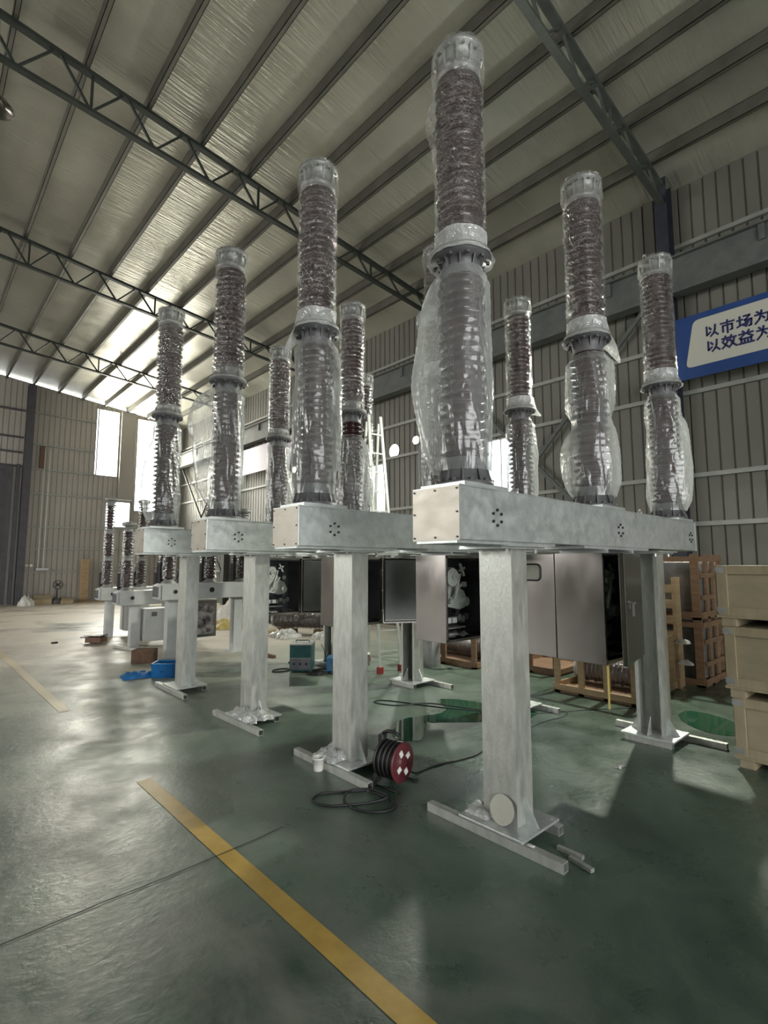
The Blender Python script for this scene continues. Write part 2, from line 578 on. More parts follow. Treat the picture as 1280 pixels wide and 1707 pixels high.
def corrugated(u0, u1, holes, top, place, pitch=0.192, depth=0.028):
    """sheet in (u, z): thin inward grooves every pitch; rectangular holes left open"""
    mb = MB()
    us = []
    u = u0
    while u < u1 - 1e-6:
        us += [(u, 0.0), (u + pitch * 0.80, 0.0), (u + pitch * 0.86, depth), (u + pitch * 0.94, depth)]
        u += pitch
    us.append((u1, 0.0))
    us = [p for p in us if p[0] <= u1]
    for (a, da), (c, dc) in zip(us, us[1:]):
        mid = (a + c) / 2
        spans = [(0.0, None)]
        hs = sorted([h for h in holes if h[0] <= mid <= h[1]], key=lambda h: h[2])
        z = 0.0
        segs = []
        for h in hs:
            if h[2] > z:
                segs.append((z, h[2]))
            z = h[3]
        segs.append((z, None))
        for z0, z1 in segs:
            ta = top(a) if z1 is None else z1
            tcc = top(c) if z1 is None else z1
            if ta <= z0 + 0.01:
                continue
            mb.add([place(a, da, z0), place(c, dc, z0), place(c, dc, tcc), place(a, da, ta)], [(0, 1, 2, 3)])
    return mb


# floor
fl = MB()
fl.add([(LX, BY, 0), (WX + 0.3, BY, 0), (WX + 0.3, FY + 0.3, 0), (LX, FY + 0.3, 0)], [(0, 1, 2, 3)])
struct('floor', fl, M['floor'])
fl = MB()
fl.box((-60, -60, -0.3), (60, 90, -0.05))
struct('ground_outside', fl, mat('pale_concrete_yard', (0.45, 0.44, 0.42), 0.8))
ln = MB()
pts = [(1.365, 4.15), (1.37, 3.8), (1.385, 1.4), (1.385, -3)]
vs = [(x + s * 0.052 + 0.03, y, 0.003) for x, y in pts for s in (-1, 1)]
ln.add(vs, [(2 * i + 1, 2 * i, 2 * i + 2, 2 * i + 3) for i in range(len(pts) - 1)])
struct('floor_line', ln, M['line'])
ln = MB()
pts = [(1.27, 16.0), (1.30, 11.0), (1.33, 6.6)]
vs = [(x + s * 0.055 + 0.03, y, 0.003) for x, y in pts for s in (-1, 1)]
ln.add(vs, [(2 * i + 1, 2 * i, 2 * i + 2, 2 * i + 3) for i in range(len(pts) - 1)])
struct('floor_line', ln, varied('glare_paled_yellow_paint', (0.50, 0.42, 0.26), (0.55, 0.47, 0.33), 6, (0.4, 0.6)))  # glare painted into the colour, so the far line fades into the floor
jt = MB()
p0 = None
jp = [(-6, 2.80), (-3, 2.79), (0.0, 2.81), (0.4, 2.812), (0.8, 2.823), (1.1, 2.818), (1.38, 2.83), (1.6, 2.838), (1.8, 2.858)]
for (xa, ya), (xb, yb) in zip(jp, jp[1:]):
    jt.add([(xa, ya - 0.004, 0.004), (xb, yb - 0.004, 0.004), (xb, yb + 0.004, 0.004), (xa, ya + 0.004, 0.004)], [(0, 1, 2, 3)])
struct('floor_joint', jt, M['joint'])

# ceiling sheet (foil faced), two slopes
ce = MB()
ny = 40
for (xa, xb) in ((RX, WX + 0.1), (LX, RX)):
    nx = 14
    xs = [xa + (xb - xa) * i / nx for i in range(nx + 1)]
    if xb > 0:
        xs = [xa + (8.60 - xa) * i / 12 for i in range(13)] + [9.0, WX + 0.1]
    base = len(ce.v)
    vs, fs = [], []
    for j in range(ny + 1):
        for i in range(nx + 1):
            x = xs[i]
            y = BY + (FY + 0.2 - BY) * j / ny
            vs.append((x, y, roofz(x) + 0.21 if x < 8.7 else 8.06 + (WX - min(x, WX)) * 0.36))
    for j in range(ny):
        for i in range(nx):
            a = j * (nx + 1) + i
            fs.append((a, a + nx + 1, a + nx + 2, a + 1))
    ce.add(vs, fs)
struct('ceiling', ce, M['foil'])
# bright lapped seams of the insulation sheets, a few centimetres wide
for i, (y0, k0, k1) in enumerate([(3.9, 3, 9), (5.1, 3, 12), (6.3, 4, 9), (7.3, 2, 8), (9.6, 3, 10), (11.1, 3, 9), (12.6, 3, 8), (16.2, 4, 9), (21.5, 4, 9)]):
    s = MB()
    for k in range(k0, k1):
        if random.random() < 0.45 and k < len(PUR) - 1:
            xa, xb = PUR[k] + 0.12 + random.random() * 0.2, PUR[k + 1] - 0.1 - random.random() * 0.25
            yy = y0 + random.uniform(-0.25, 0.25)
            s.add([(xa, yy, roofz(xa) + 0.205), (xb, yy, roofz(xb) + 0.205), (xb, yy + 0.012, roofz(xb) + 0.205), (xa, yy + 0.012, roofz(xa) + 0.205)], [(0, 3, 2, 1)])
    if s.v:
        struct('insulation_seam', s, M['foil_seam'])
# purlins (lipped C sections running down the hall)
for X in PUR:
    p = MB()
    z = roofz(X)
    p.box((X - 0.012, BY, z), (X - 0.004, FY, z + 0.21))
    p.box((X - 0.012, BY, z), (X + 0.055, FY, z + 0.008))
    p.box((X + 0.047, BY, z), (X + 0.055, FY, z + 0.02))
    p.box((X - 0.012, BY, z + 0.202), (X + 0.055, FY, z + 0.21))
    struct('roof_purlin', p, M['purlin'])
for X in (-4.2, -6.2, -8.2, -10.2):
    p = MB()
    z = roofz(X)
    p.box((X, BY, z), (X + 0.06, FY, z + 0.21))
    struct('roof_purlin', p, M['purlin'])
# roof trusses
TY = [-2.65, 2.86, 8.2, 13.7, 19.2]


def truss(Y):
    t = MB()
    wdt = 0.11

    def bot(x):
        return roofz(x) - (0.34 + 0.036 * (WX - x)) if x > RX else roofz(x) - 0.77

    for xa, xb in ((RX, 9.18), (RX, LX)):
        # angle pairs
        t.bar((xa, Y, roofz(xa) - 0.03), (xb, Y, roofz(xb) - 0.03), wdt, 0.06)
    for xa, xb in ((RX, 9.12), (RX, LX)):
        t.bar((xa, Y, bot(xa)), (xb, Y, bot(xb)), wdt * 0.9, 0.05)
    # webs: V panels with a few posts
    x = 9.0
    k = 0
    while x > RX + 0.3:
        stp = 0.93
        t.bar((x, Y, bot(x)), (x - stp * 0.45, Y, roofz(x - stp * 0.45) - 0.04), 0.035, 0.035, (0, 1, 0))
        t.bar((x - stp * 0.55, Y, roofz(x - stp * 0.55) - 0.04), (x - stp * 1.0, Y, bot(x - stp)), 0.03, 0.03, (0, 1, 0))
        if k % 3 == 2:
            t.bar((x, Y, bot(x)), (x, Y, roofz(x) - 0.04), 0.035, 0.035, (0, 1, 0))
        x -= stp
        k += 1
    x = RX
    while x > LX + 0.5:
        t.bar((x, Y, bot(x)), (x - 0.5, Y, roofz(x - 0.5) - 0.04), 0.035, 0.035, (0, 1, 0))
        t.bar((x - 0.5, Y, roofz(x - 0.5) - 0.04), (x - 1.0, Y, bot(x - 1)), 0.03, 0.03, (0, 1, 0))
        x -= 1.0
    return t


for Y in TY:
    struct('roof_truss', truss(Y), M['truss_light'] if Y == 2.86 else M['truss'])

# right wall with its window and round fan opening
side_holes = [(6.05, 6.78, 2.98, 4.32), (10.15, 10.85, 2.98, 4.32), (9.64, 10.02, 4.42, 4.80)]
wr = corrugated(BY, FY, side_holes, lambda y: EZ + 0.21, lambda u, d, z: (WX + d, u, z))
# square-to-round filler around the fan opening
cy, cz, rr = 9.83, 4.61, 0.185
vs, fs = [], []
for k in range(32):
    a = 2 * PI * k / 32
    vs.append((WX + 0.01, cy + rr * math.cos(a), cz + rr * math.sin(a)))
    mxx = max(abs(math.cos(a)), abs(math.sin(a)))
    vs.append((WX + 0.01, cy + 0.20 * math.cos(a) / mxx, cz + 0.20 * math.sin(a) / mxx))
for k in range(32):
    j = (k + 1) % 32
    fs.append((2 * k, 2 * k + 1, 2 * j + 1, 2 * j))
wr.add(vs, fs)
struct('wall_right', wr, M['sheet'])
for X, Yc, i in ((WX, 6.415, 4), (WX, 10.5, 5)):
    f = MB()
    for dy in (-0.365, 0.365, 0.0):
        f.box((WX - 0.03, Yc + dy - 0.015, 2.98), (WX + 0.02, Yc + dy + 0.015, 4.32))
    for zz in (2.98, 4.32):
        f.box((WX - 0.03, Yc - 0.38, zz - 0.015), (WX + 0.02, Yc + 0.38, zz + 0.015))
    w_ = struct('window_%d' % i, f, M['white_paint'])
    g = MB().box((WX + 0.0, Yc - 0.36, 2.99), (WX + 0.006, Yc + 0.36, 4.31))
    g.build('window_pane', M['glass'], w_)

# far wall
far_holes = [(5.70, 6.54, 5.40, 8.33), (7.26, 8.30, 3.95, 8.20), (6.16, 7.14, 3.19, 4.31)]
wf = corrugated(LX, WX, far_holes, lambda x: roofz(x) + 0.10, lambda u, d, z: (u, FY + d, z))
struct('wall_far', wf, M['sheet_hazed'])
for i, (xa, xb, za, zb) in enumerate(far_holes):
    f = MB()
    f.box((xa - 0.02, FY - 0.03, za - 0.02), (xa + 0.02, FY + 0.05, zb))
    f.box((xb - 0.02, FY - 0.03, za - 0.02), (xb + 0.02, FY + 0.05, zb))
    f.box((xa, FY - 0.03, za - 0.03), (xb, FY + 0.05, za + 0.02))
    f.box((xa, FY - 0.03, zb - 0.02), (xb, FY + 0.05, zb + 0.02))
    z = za + 1.15
    while z < zb - 0.3:
        f.box((xa, FY, z - 0.012), (xb, FY + 0.03, z + 0.012))
        z += 1.15
    w_ = struct('window_%d' % (i + 1), f, M['girt'])
    MB().box((xa, FY + 0.012, za), (xb, FY + 0.016, zb)).build('window_pane', M['glass'], w_)

# back and left walls (behind the camera) with daylight openings, the left one placed for its reflections
wb = corrugated(LX, WX, [(-5.0, 3.0, 0.0, 6.0)], lambda x: roofz(x) + 0.16, lambda u, d, z: (u, BY - d, z))
struct('wall_back', wb, M['sheet'])
wl = corrugated(BY, FY, [(11.0, 22.0, 2.4, 6.4)], lambda y: roofz(LX) + 0.16, lambda u, d, z: (LX - d, u, z))
struct('wall_left', wl, M['sheet'])

# girts of the right wall
for z in (7.0, 4.42, 3.03, 2.24, 1.3):
    spans = [(BY, FY)]
    if z in (3.03,):
        spans = [(BY, 6.02), (6.8, 10.1), (10.9, FY)]
    for a, c in spans:
        gmb = MB()
        gmb.box((WX - 0.07, a, z - 0.035), (WX - 0.005, c, z + 0.035))
        struct('wall_girt', gmb, M['girt'])
gmb = MB().box((WX - 0.07, 2.9, 5.28 - 0.035), (WX - 0.005, FY, 5.28 + 0.035))
struct('wall_girt', gmb, M['girt'])
# crane runway girder along the right wall, its brackets
for a, c in ((BY, 2.75), (2.99, 8.1), (8.34, 13.6), (13.84, 19.1), (19.34, FY - 0.1)):
    g = MB()
    g.box((WX - 0.36, a, 6.08), (WX - 0.35, c, 6.64))
    g.box((WX - 0.44, a, 6.64), (WX - 0.20, c, 6.67))
    g.box((WX - 0.44, a, 6.03), (WX - 0.20, c, 6.08))
    yy = a + 0.8
    while yy < c:
        g.box((WX - 0.40, yy - 0.04, 6.40), (WX - 0.36, yy + 0.04, 6.64))
        yy += 1.9
    struct('crane_girder', g, M['steel_wall'])
# H columns on the right wall
for Y in (-2.6, 2.87, 8.22, 13.7, 19.2):
    c = MB()
    c.box((WX - 0.34, Y - 0.10, 0), (WX - 0.328, Y + 0.10, 8.25))
    c.box((WX - 0.085, Y - 0.10, 0), (WX - 0.073, Y + 0.10, 8.25))
    c.box((WX - 0.328, Y - 0.006, 0), (WX - 0.085, Y + 0.006, 8.25))
    c.box((WX - 0.45, Y - 0.10, 5.95), (WX - 0.34, Y + 0.10, 6.03))
    struct('wall_column', c, M['steel_blue'] if Y < 5 else M['steel_wall'])
# wind bracing between columns
for (ya, yb) in ((2.95, 8.15), (19.3, 24.4)):
    for s in (0, 1):
        bmb = MB()
        za, zb = (6.4, 0.9) if s == 0 else (0.9, 6.4)
        xx = WX - 0.13 - 0.05 * s
        bmb.bar((xx, ya, za), (xx, yb, zb), 0.07, 0.07, (1, 0, 0))
        struct('wall_brace', bmb, M['steel_wall'])

# far wall column, girts
c = MB()
c.box((3.08, FY - 0.34, 0), (3.34, FY - 0.32, 8.75))
c.box((3.2, FY - 0.32, 0), (3.22, FY - 0.03, 8.75))
c.box((3.08, FY - 0.05, 0), (3.34, FY - 0.03, 8.75))
struct('wall_column', c, M['steel_purple'])
c = MB()
c.box((2.62, FY - 0.16, 0.05), (2.78, FY - 0.03, 5.4))
c.box((2.88, FY - 0.2, 0.05), (3.0, FY - 0.03, 5.5))
struct('door_post', c, M['steel_purple'])
for z, xa, xb in ((7.7, 3.36, 5.6), (6.4, 3.36, 5.6), (5.4, 3.36, 5.66), (5.36, 6.6, 7.2), (4.40, 3.36, 7.2), (3.08, 3.36, 9.3), (2.2, 3.36, 9.3), (1.28, 3.36, 9.3),
                  (7.7, -4, 3.05), (6.6, -4, 3.05), (6.0, -4, 3.05), (5.45, -4, 3.05), (3.9, -4, 2.6), (2.3, -4, 2.6), (1.2, -4, 2.6)):
    g = MB().box((xa, FY - 0.08, z - 0.035), (xb, FY - 0.01, z + 0.035))
    struct('wall_girt', g, M['girt'] if xa > 3 else M['steel_purple'])
# post between the two far windows and right of them
for xa, xb in ((6.60, 7.20), (8.36, 8.55)):
    c = MB().box((xa, FY - 0.14, 4.4 if xa < 7 else 0), (xb, FY - 0.02, 8.4))
    struct('window_post', c, M['sheet_hazed'])  # pale sheet colour stands in for the warm light on the posts
# dark infill of the big sliding door left of the column
d = MB().box((-2.5, FY - 0.06, 0.06), (2.6, FY - 0.02, 5.4))
dd = struct('door_1', d, M['steel_purple'])
# ------------------------------------------------------------------ breaker parts
BEAM_Z0, BEAM_Z1 = 1.73, 2.03
HL = 1.93                      # half length of the beam
HW = 0.17                      # half width


def shed_profile(z0, z1, n, rc, rs):
    prof = [(rc * 0.9, z0)]
    p = (z1 - z0) / n
    for i in range(n):
        z = z0 + i * p
        big = rs if i % 2 == 0 else rs - 0.012
        prof += [(rc, z), (rc + 0.004, z + p * 0.28), (big - 0.004, z + p * 0.42), (big, z + p * 0.50), (big - 0.006, z + p * 0.60), (rc + 0.008, z + p * 0.86), (rc, z + p * 0.99)]
    prof.append((rc * 0.9, z1))
    return prof


def film_mesh(z0, z1, rbase, seed, amp=0.006, pitch=0.0, puff=None, seg=72, rows=170, ends=0.0):
    """tight film over sheds: scalloped and crinkled; puff=(angle, width, z, dz, size)"""
    vs, fs = [], []
    for j in range(rows + 1):
        t = j / rows
        z = z0 + (z1 - z0) * t
        for k in range(seg):
            a = 2 * PI * k / seg
            r = rbase + (0.0045 * math.cos(2 * PI * (z - z0 - 0.047) / pitch) if pitch else 0)
            nn = noise.noise(Vector((math.cos(a) * 3.2 + seed, math.sin(a) * 3.2, z * 11)))
            n2 = noise.noise(Vector((math.cos(a) * 9 + seed * 2, math.sin(a) * 9, z * 26)))
            r += amp * nn * 1.6 + amp * 0.9 * n2
            if puff:
                pa, pw, pz, pdz, ps = puff
                da = (a - pa + PI) % (2 * PI) - PI
                r += ps * math.exp(-(da / pw) ** 2) * math.exp(-((z - pz) / pdz) ** 2)
            vs.append((r * math.cos(a), r * math.sin(a), z))
    for j in range(rows):
        for k in range(seg):
            k2 = (k + 1) % seg
            fs.append((j * seg + k, j * seg + k2, (j + 1) * seg + k2, (j + 1) * seg + k))
    return vs, fs


def bag_mesh(z0, z1, seed, lobes, r0=0.165, rtop=0.135, rbot=0.16, fold=0.010, seg=96, rows=90, belts=()):
    """loose bag over an insulator: lobes = [(angle, angular width, z centre, z half height, size)], belts pull it in"""
    vs, fs = [], []
    for j in range(rows + 1):
        t = j / rows
        z = z0 + (z1 - z0) * t
        env = min(1.0, t / 0.10, (1 - t) / 0.07)
        env = env * env * (3 - 2 * env)
        rb = rbot if t < 0.5 else rtop
        base = rb + (r0 - rb) * env
        for k in range(seg):
            a = 2 * PI * k / seg
            r = base
            for (la, lw_, lz, lh, ls) in lobes:
                da = (a - la + PI) % (2 * PI) - PI
                u = max(0.0, 1 - ((z - lz) / lh) ** 2)
                r += ls * math.exp(-(da / lw_) ** 2) * u ** 0.7
            nn = noise.noise(Vector((math.cos(a) * 1.9 + seed, math.sin(a) * 1.9, z * 3.4)))
            n2 = noise.noise(Vector((math.cos(a) * 5 + seed, math.sin(a) * 5 + z * 2.0, z * 6 + a * 0.7)))
            ridge = 1 - abs(noise.noise(Vector((a * 1.6 + z * 1.7 + seed, z * 1.4, seed)))) * 3.2
            r += 0.013 * nn * env + fold * 0.6 * n2 * env + 0.012 * max(0, ridge) * env
            r += 0.0015 * math.sin(2 * PI * z / 0.057) * env
            for bz, bw, bs in belts:
                r -= bs * math.exp(-((z - bz) / bw) ** 2)
            r = max(r, 0.128)
            vs.append((r * math.cos(a), r * math.sin(a), z))
    for j in range(rows):
        for k in range(seg):
            k2 = (k + 1) % seg
            fs.append((j * seg + k, j * seg + k2, (j + 1) * seg + k2, (j + 1) * seg + k))
    return vs, fs


# shared meshes of one pole -------------------------------------------------
def ribs(mb, n, r0, r1, z0, z1, w=0.008, r1b=None):
    for k in range(n):
        a = 2 * PI * k / n
        m_ = Matrix.Rotation(a, 4, 'Z')
        rb = r1 if r1b is None else r1b
        vs = [(r0, -w / 2, z0), (rb, -w / 2, z0), (r1, -w / 2, z1), (r0, -w / 2, z1), (r0, w / 2, z0), (rb, w / 2, z0), (r1, w / 2, z1), (r0, w / 2, z1)]
        fs = [(0, 1, 2, 3), (7, 6, 5, 4), (0, 4, 5, 1), (1, 5, 6, 2), (2, 6, 7, 3), (3, 7, 4, 0)]
        mb.add(vs, fs, False, m_)


def bolts(mb, n, r, z0, z1, rb=0.011, off=0.0):
    for k in range(n):
        a = 2 * PI * k / n + off
        mb.cyl((r * math.cos(a), r * math.sin(a), z0), (r * math.cos(a), r * math.sin(a), z1), rb, 6, smooth=False)


t = MB()
t.box((-0.205, -0.165, 2.03), (0.205, 0.165, 2.055))
ME_foot = t.mesh('pole_foot_plate', M['galv'])
t = MB()
t.lathe([(0.175, 2.055), (0.175, 2.075), (0.15, 2.08), (0.128, 2.20), (0.125, 2.22)], 40)
ribs(t, 10, 0.12, 0.135, 2.075, 2.19, 0.010, 0.172)
bolts(t, 10, 0.163, 2.07, 2.092, 0.012, 0.3)
ME_base = t.mesh('base_casting', M['dark_casting'])
t = MB()
t.lathe(shed_profile(2.22, 3.36, 20, 0.100, 0.148), 48)
ME_low = t.mesh('lower_insulator', M['porcelain'])
t = MB()
t.lathe([(0.118, 3.35), (0.120, 3.40), (0.128, 3.455), (0.188, 3.46), (0.188, 3.485), (0.12, 3.487)], 44)
ribs(t, 10, 0.115, 0.155, 3.39, 3.46, 0.008, 0.125)
bolts(t, 10, 0.165, 3.44, 3.51, 0.011, 0.3)
ME_mid = t.mesh('joint_flange', M['dark_casting'])
t = MB()
t.lathe([(0.12, 3.487), (0.186, 3.488), (0.186, 3.508), (0.150, 3.512), (0.143, 3.60), (0.135, 3.615), (0.11, 3.62)], 44)
ribs(t, 10, 0.13, 0.145, 3.51, 3.60, 0.010, 0.172)
ME_collar = t.mesh('upper_collar', M['grey_cast'])
t = MB()
t.lathe(shed_profile(3.62, 4.70, 20, 0.104, 0.152), 48)
ME_up = t.mesh('upper_insulator', M['porcelain'])
t = MB()
t.lathe([(0.11, 4.69), (0.140, 4.70), (0.142, 4.735), (0.132, 4.74), (0.132, 4.85), (0.162, 4.855), (0.162, 4.885), (0.02, 4.89)], 44)
ribs(t, 10, 0.125, 0.155, 4.74, 4.855, 0.010, 0.138)
bolts(t, 10, 0.148, 4.84, 4.90, 0.010, 0.3)
ME_cap = t.mesh('top_cap', M['grey_cast'])
t = MB()
t.tube([(0.125 + 0.0, 0.022 * math.cos(a), 4.925 + 0.022 * math.sin(a)) for a in [2 * PI * k / 16 for k in range(16)]], 0.006, 8, True)
t.cyl((0.125, 0, 4.885), (0.125, 0, 4.905), 0.009, 8)
ME_eye = t.mesh('lifting_eye', M['bolt'])


ME_bolt = MB().cyl((0, -0.010, 0), (0, 0.002, 0), 0.009, 8).mesh('bolt', M['bolt_dark'])


def pole(parent, x, y, i, spec):
    """one phase: base, lower insulator in its bag, joint, upper insulator in film, cap"""
    ins = bpy.data.objects.new('pole', ME_low)
    col.objects.link(ins)
    ins.parent = parent
    ins.location = (x, y, 0)

    def kid(name, me, rz=0.0):
        o = bpy.data.objects.new(name, me)
        col.objects.link(o)
        o.parent = ins
        o.rotation_euler = (0, 0, rz)
        return o
    kid('foot_plate', ME_foot)
    kid('base_casting', ME_base)
    kid('joint_flange', ME_mid)
    kid('upper_collar', ME_collar)
    kid('upper_insulator', ME_up)
    kid('top_cap', ME_cap)
    kid('lifting_eye', ME_eye, spec.get('eye', 2.2))
    # film round the upper insulator
    f = MB()
    vs, fs = film_mesh(3.60, 4.72, 0.157, i * 3.1, spec.get('amp', 0.005), 0.054, spec.get('puff'))
    f.add(vs, fs, True)
    f.build('stretch_film', M['film_tight'] if spec.get('dense', 1) else M['film_clear'], ins)
    # film over the cap
    f = MB()
    vs, fs = film_mesh(4.72, 4.895, 0.168, i * 1.7, 0.006, 0, None, 56, 8)
    f.add(vs, fs, True)
    f.build('cap_film', M['film_clear'], ins)
    # film round the joint, flaring over the flange
    f = MB()
    vs, fs = [], []
    seg, rows = 72, 14
    skirt = spec.get('skirt')
    for j in range(rows + 1):
        t_ = j / rows
        for k in range(seg):
            a = 2 * PI * k / seg
            zt = 3.63 - t_ * 0.165
            r = 0.160 + 0.045 * max(0, (t_ - 0.45) / 0.55) ** 1.5
            if skirt:
                da = (a - skirt[0] + PI) % (2 * PI) - PI
                e = math.exp(-(da / 0.45) ** 2)
                zt -= skirt[1] * e * t_ ** 1.4
                r += 0.05 * e * t_
            nn = noise.noise(Vector((math.cos(a) * 4 + i, math.sin(a) * 4, zt * 14)))
            r += 0.010 * nn
            vs.append((r * math.cos(a), r * math.sin(a), zt))
    for j in range(rows):
        for k in range(seg):
            k2 = (k + 1) % seg
            fs.append((j * seg + k, j * seg + k2, (j + 1) * seg + k2, (j + 1) * seg + k))
    f.add(vs, fs, True)
    f.build('joint_film', M['film_milk'] if spec.get('joint', 1) else M['film_clear'], ins)
    # the bag over the lower insulator
    top = spec.get('top', 3.40)
    f = MB()
    vs, fs = bag_mesh(spec.get('bot', 2.14), top, i * 2.3 + 1, spec.get('lobes', []), belts=spec.get('belts', ()))
    f.add(vs, fs, True)
    if spec.get('ear'):
        a, z, ln_ = spec['ear']
        d = Vector((math.cos(a), math.sin(a), 0))
        s = Vector((-math.sin(a), math.cos(a), 0))
        vs, fs = [], []
        n = 12
        for j in range(8):
            u = j / 7
            c = d * (0.15 + ln_ * u) + Vector((0, 0, z - 0.03 * u * u * 2))
            hw = 0.050 - 0.010 * u + 0.015 * u * u * (1 if u < 0.9 else 0.4)
            for k in range(n):
                b_ = 2 * PI * k / n
                rr_ = hw * (1 + 0.25 * noise.noise(Vector((u * 4, math.cos(b_) * 2, math.sin(b_) * 2))))
                vs.append(c + s * (0.5 * rr_ * math.cos(b_)) + Vector((0, 0, rr_ * math.sin(b_))))
        for j in range(7):
            for k in range(n):
                k2 = (k + 1) % n
                fs.append((j * n + k, j * n + k2, (j + 1) * n + k2, (j + 1) * n + k))
        fs.append(tuple(7 * n + k for k in range(n)))
        f.add(vs, fs, True)
    f.build('plastic_bag', M['film_bag'], ins)
    return ins


def channel(mb, xo, xi, y0, y1, z0, z1, t=0.012, lip=0.02):
    """upright C section, web at xo, open towards xi"""
    s = 1 if xi > xo else -1
    a, b_ = sorted((xo, xo + s * t))
    mb.box((a, y0, z0), (b_, y1, z1))
    a, b_ = sorted((xo + s * t, xi))
    mb.box((a, y0, z0), (b_, y0 + t, z1))
    mb.box((a, y1 - t, z0), (b_, y1, z1))
    a, b_ = sorted((xi - s * t * 0.6, xi))
    mb.box((a, y0 + t, z0), (b_, y0 + t + lip, z1))
    mb.box((a, y1 - t - lip, z0), (b_, y1 - t, z1))


def make_breaker(label, loc, rz, pole_xy, specs, door_f, door_r, idx, inside='green'):
    root = thing('circuit_breaker', label, 'circuit breaker', loc, rz, 'tall bagged circuit breakers in a row')
    # beam
    bmb = MB()
    bmb.box((-HL, -HW, BEAM_Z0), (HL, HW, BEAM_Z1 - 0.004))
    beam = bmb.build('beam', M['galv'], root, bevel=0.004)
    lid = MB().box((-HL - 0.004, -HW - 0.006, BEAM_Z1 - 0.006), (HL + 0.004, HW + 0.006, BEAM_Z1))
    lid.build('lid', M['galv'], beam)
    lip = MB()
    lip.box((-HL, -HW + 0.02, BEAM_Z0 - 0.018), (-0.9, HW - 0.02, BEAM_Z0))
    lip.box((-0.55, -HW - 0.012, BEAM_Z0 - 0.022), (0.62, HW + 0.012, BEAM_Z0 - 0.002))
    lip.build('bottom_cover', M['galv'], beam)
    for (rx, ry) in ((-1.08, 0.02), (1.0, 0.02)):
        rg = MB()
        rg.tube([(rx + 0.03 * math.cos(a) * 0.7, ry + 0.03 * math.cos(a) * 0.7, BEAM_Z1 + 0.045 + 0.03 * math.sin(a)) for a in [2 * PI * k / 16 for k in range(16)]], 0.006, 6, True)
        rg.cyl((rx, ry, BEAM_Z1), (rx, ry, BEAM_Z1 + 0.018), 0.012, 10)
        rg.build('lifting_ring', M['bolt'], beam)
    for s in (-1, 1):
        e = MB()
        x0, x1 = sorted((s * HL, s * (HL + 0.006)))
        e.box((x0, -HW - 0.003, BEAM_Z0 - 0.003), (x1, HW + 0.003, BEAM_Z1 - 0.006))
        ec = e.build('end_cover', M['end_sheet'] if s < 0 else M['galv'], beam)
        sc_ = MB()
        for yy in (-HW + 0.012, 0.0, HW - 0.012):
            for zz in (BEAM_Z0 + 0.014, BEAM_Z1 - 0.022):
                sc_.cyl((s * (HL + 0.004), yy, zz), (s * (HL + 0.012), yy, zz), 0.0055, 8)
        for yy in (-HW + 0.012, HW - 0.012):
            sc_.cyl((s * (HL + 0.004), yy, 1.88), (s * (HL + 0.012), yy, 1.88), 0.0055, 8)
        sc_.v = [v for v in sc_.v]
        so = sc_.build('screw', M['bolt_dark'], beam)
        so['kind'] = 'stuff'
    # bolt circles below each pole
    for (px, py) in pole_xy:
        bx = max(-1.8, min(1.84, px + 0.08))
        for k in range(6):
            a = 2 * PI * k / 6 + PI / 6
            bo = bpy.data.objects.new('bolt', ME_bolt)
            col.objects.link(bo)
            bo.parent = beam
            bo.location = (bx + 0.045 * math.cos(a), -HW, 1.865 + 0.045 * math.sin(a))
    # columns, base plates, gussets
    for s, xo, xi in ((-1, -1.38, -1.21), (1, 1.13, 0.96)):
        cm = MB()
        channel(cm, xo, xi, -0.12, 0.12, 0.07, 1.69)
        c_ = cm.build('column', M['galv_streak'], root)
        xc = (xo + xi) / 2
        bp_ = MB().box((xc - 0.20, -0.225, 0.055), (xc + 0.20, 0.225, 0.07))
        for hx in (-0.165, 0.165):
            for hy in (-0.19, 0.19):
                bp_.cyl((xc + hx, hy, 0.0702), (xc + hx, hy, 0.071), 0.012, 12)
        bp_.build('base_plate', M['galv'], c_, bevel=0.002)
        for sy in (-1, 1):
            g_ = MB()
            y0 = sy * 0.12
            g_.add([(xc - 0.004, y0, 0.07), (xc - 0.004, y0 + sy * 0.09, 0.07), (xc - 0.004, y0, 0.22),
                    (xc + 0.004, y0, 0.07), (xc + 0.004, y0 + sy * 0.09, 0.07), (xc + 0.004, y0, 0.22)],
                   [(0, 1, 2), (5, 4, 3), (0, 3, 4, 1), (1, 4, 5, 2), (2, 5, 3, 0)])
            g_.build('gusset', M['galv'], c_)
        for sx in ((1,) if s < 0 else (-1, 1)):
            g_ = MB()
            x0 = xo if (s == sx) else xi
            x0 = min(xo, xi) if sx < 0 else max(xo, xi)
            g_.add([(x0, -0.004, 0.07), (x0 + sx * 0.09, -0.004, 0.07), (x0, -0.004, 0.22),
                    (x0, 0.004, 0.07), (x0 + sx * 0.09, 0.004, 0.07), (x0, 0.004, 0.22)],
                   [(0, 1, 2), (5, 4, 3), (0, 3, 4, 1), (1, 4, 5, 2), (2, 5, 3, 0)])
            g_.build('gusset', M['galv'], c_)
        hp = MB()
        hp.box((xc - 0.24, -0.16, 1.69), (xc + 0.24, 0.16, 1.702))
        hp.box((xc - 0.22, -0.19, 1.703), (xc + 0.26, 0.17, 1.715))
        for hx in (-0.16, 0.16):
            for hy in (-0.14, 0.14):
                hp.cyl((xc + hx, hy, 1.665), (xc + hx, hy, 1.69), 0.011, 6, smooth=False)
        hp.build('head_plate', M['galv'], c_)
    # poles
    for i, ((px, py), sp) in enumerate(zip(pole_xy, specs)):
        pole(root, px, py, idx * 5 + i, sp)
    # mechanism cabinet
    cb = MB()
    x0, x1, y0, y1, z0, z1 = -0.34, 0.31, -0.21, 0.17, 0.87, 1.68
    T = 0.012
    cb.box((x0, y0, z0), (x0 + T, y1, z1))
